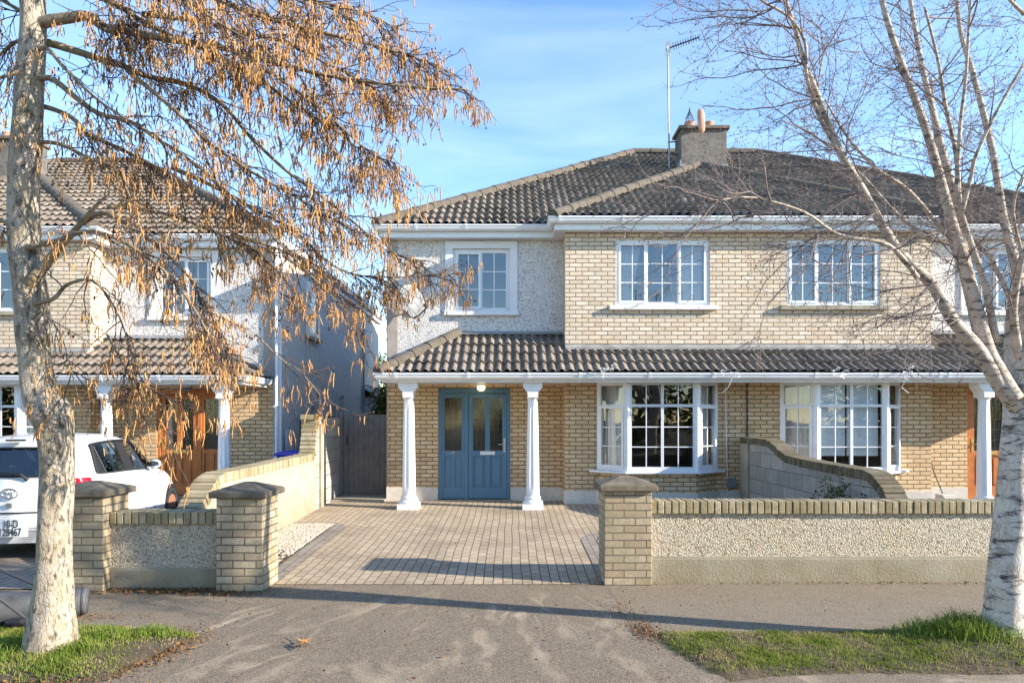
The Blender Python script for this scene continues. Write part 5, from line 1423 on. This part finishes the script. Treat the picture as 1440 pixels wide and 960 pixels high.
pebbles('gravel', 'white pebbles in the strip between the left wall and the paved drive', 7500, -3.27, -2.64, 7.2, 10.1, 'gravel', .009, .022, lambda x, y: 1 if y > 8.1+.4*nz2(x, y)+(x+3)*.6 else .10)
pebbles('gravel', 'pale gravel in the bed on the right side of the paved drive', 5000, 1.12, 2.6, 7.35, 9.6, 'gravel', .007, .014, lambda x, y: .8 if (x > 1.12 and (x > 1.9 or y < 9.0+ (x-1.1)*.5)) else 0)
def litter(name, label, spots, seed):
    m = MB(); rnd = random.Random(seed)
    for (cx, cy, rx, ry, n, s) in spots:
        for k in range(n):
            x = cx+rnd.gauss(0, rx); y = cy+rnd.gauss(0, ry); z = gz(x, y)+.006+rnd.random()*.012; q = s*rnd.uniform(.5,1.4)
            a = Vector((rnd.gauss(0,1), rnd.gauss(0,1), rnd.gauss(0,.35))).normalized()*q; b = a.cross(Vector((0,0,1))).normalized()*q*.35+Vector((0,0,rnd.gauss(0,.004))); p = Vector((x,y,z))
            m.face([p-a, p+b, p+a, p-b])
    return tag(m.build(name, M['litter']), label, 'debris', None, 'stuff')
litter('leaf_litter', 'brown leaves and bark fragments gathered at the foot of the walls and verges', [(-3.3,6.62,.42,.07,900,.018),(-2.75,6.5,.25,.05,200,.016),(-2.95,7.5,.2,.35,900,.018),(-2.5,5.0,.10,.22,900,.012),(-2.7,4.7,.14,.18,900,.012),(1.05,5.35,.06,.14,350,.012),(1.0,5.9,.10,.35,160,.012),(-3.0,4.45,.25,.12,500,.012),(4.0,4.9,.3,.12,400,.014),(-4.0,5.75,.5,.06,300,.014),(5.0,6.92,3.0,.02,700,.010),(-2.9,6.3,.7,.2,120,.010)], 1)
litter('scattered_leaves', 'a few dead leaves and fallen catkins scattered over the tarmac', [(-.8,5.6,1.2,.7,55,.016),(0,4.8,1.6,.5,30,.014),(2.6,6.2,1.6,.4,60,.011),(-1.2,8.6,1.0,1.4,40,.012)], 2)
ft = thing('fallen_twig', 'broken twig with pale catkins lying on the tarmac', 'twig', (-1.55, 5.0, 0))
rf_ = random.Random(6); m = MB(); c_ = at(424, 908, 5.0); c_.z = .012
for k in range(7):
    s_, _ = wander(rf_, c_+Vector((rf_.gauss(0,.03), rf_.gauss(0,.03), .01)), Vector((rf_.gauss(0,1), rf_.gauss(0,1), .1)), rf_.uniform(.06,.16), 5, .25, -.02)
    m.tube([Vector((q.x,q.y,max(.006,q.z))) for q in s_], .003, 4)
m.build('stem', M['twig_l'], ft)
m = MB()
for k in range(9):
    a = c_+Vector((.03+rf_.gauss(0,.03), rf_.gauss(0,.03), .02)); d_ = Vector((rf_.gauss(0,1), rf_.gauss(0,1), .35)).normalized()*.06; m.tube([a, a+d_*.5, a+d_], [.003,.006,.002], 5)
m.build('catkins', M['catkin'], ft)

# ------------------------------------------------------------------ light, sky, camera
EL, AZ = 20.5, 14.5
sun_dir = Vector((math.cos(R(EL))*math.cos(R(AZ)), -math.cos(R(EL))*math.sin(R(AZ)), math.sin(R(EL))))
ld = bpy.data.lights.new('sun', 'SUN'); ld.energy = 4.6; ld.angle = R(.5); ld.color = (1, .91, .78)
lo_ = bpy.data.objects.new('sun', ld); COL.objects.link(lo_); lo_.rotation_euler = sun_dir.to_track_quat('Z', 'Y').to_euler(); lo_.location = (20, -5, 20)
wd = bpy.data.worlds.new('World'); sc.world = wd; wd.use_nodes = True; nt = wd.node_tree; nt.nodes.clear()
sk = nt.nodes.new('ShaderNodeTexSky'); sk.sky_type = 'NISHITA'; sk.sun_disc = False; sk.sun_elevation = R(EL); sk.sun_rotation = R(90+AZ)
sk.air_density = 1.0; sk.dust_density = .0; sk.ozone_density = 1.9
tc = nt.nodes.new('ShaderNodeTexCoord'); mp = nt.nodes.new('ShaderNodeMapping'); mp.inputs['Scale'].default_value = (1.1, 1.1, 7.5)
nz_ = nt.nodes.new('ShaderNodeTexNoise'); nz_.inputs['Scale'].default_value = 1.5; nz_.inputs['Detail'].default_value = 5; nz_.inputs['Roughness'].default_value = .55; nz_.inputs['Distortion'].default_value = .5
cr = nt.nodes.new('ShaderNodeValToRGB'); cr.color_ramp.elements[0].position = .45; cr.color_ramp.elements[1].position = .78
ml = nt.nodes.new('ShaderNodeMath'); ml.operation = 'MULTIPLY'; ml.inputs[1].default_value = .09
mx = nt.nodes.new('ShaderNodeMix'); mx.data_type = 'RGBA'; mx.inputs[7].default_value = (8.5, 9.0, 9.6, 1)
bg = nt.nodes.new('ShaderNodeBackground'); bg.inputs[1].default_value = .15; ou = nt.nodes.new('ShaderNodeOutputWorld')
L = nt.links.new
L(tc.outputs['Generated'], mp.inputs[0]); L(mp.outputs[0], nz_.inputs[0]); L(nz_.outputs[0], cr.inputs[0]); L(cr.outputs[0], ml.inputs[0]); L(ml.outputs[0], mx.inputs[0]); L(sk.outputs[0], mx.inputs[6]); hs_ = nt.nodes.new('ShaderNodeHueSaturation'); hs_.inputs['Saturation'].default_value = 1.13; hs_.inputs['Hue'].default_value = .504; L(mx.outputs[2], hs_.inputs['Color']); L(hs_.outputs[0], bg.inputs[0]); L(bg.outputs[0], ou.inputs[0])
cam = bpy.data.cameras.new('camera'); cam.lens = 24; cam.sensor_width = 36; cam.shift_y = (HZ-480)/1440; cam.clip_end = 2000; cam.clip_start = .1
co = bpy.data.objects.new('camera', cam); COL.objects.link(co); co.location = (0, 0, CH); co.rotation_euler = (R(90), 0, 0); sc.camera = co
vs = sc.view_settings; vs.view_transform = 'Standard'; vs.look = 'None'; vs.exposure = 1.45; vs.gamma = 1; vs.use_curve_mapping = False
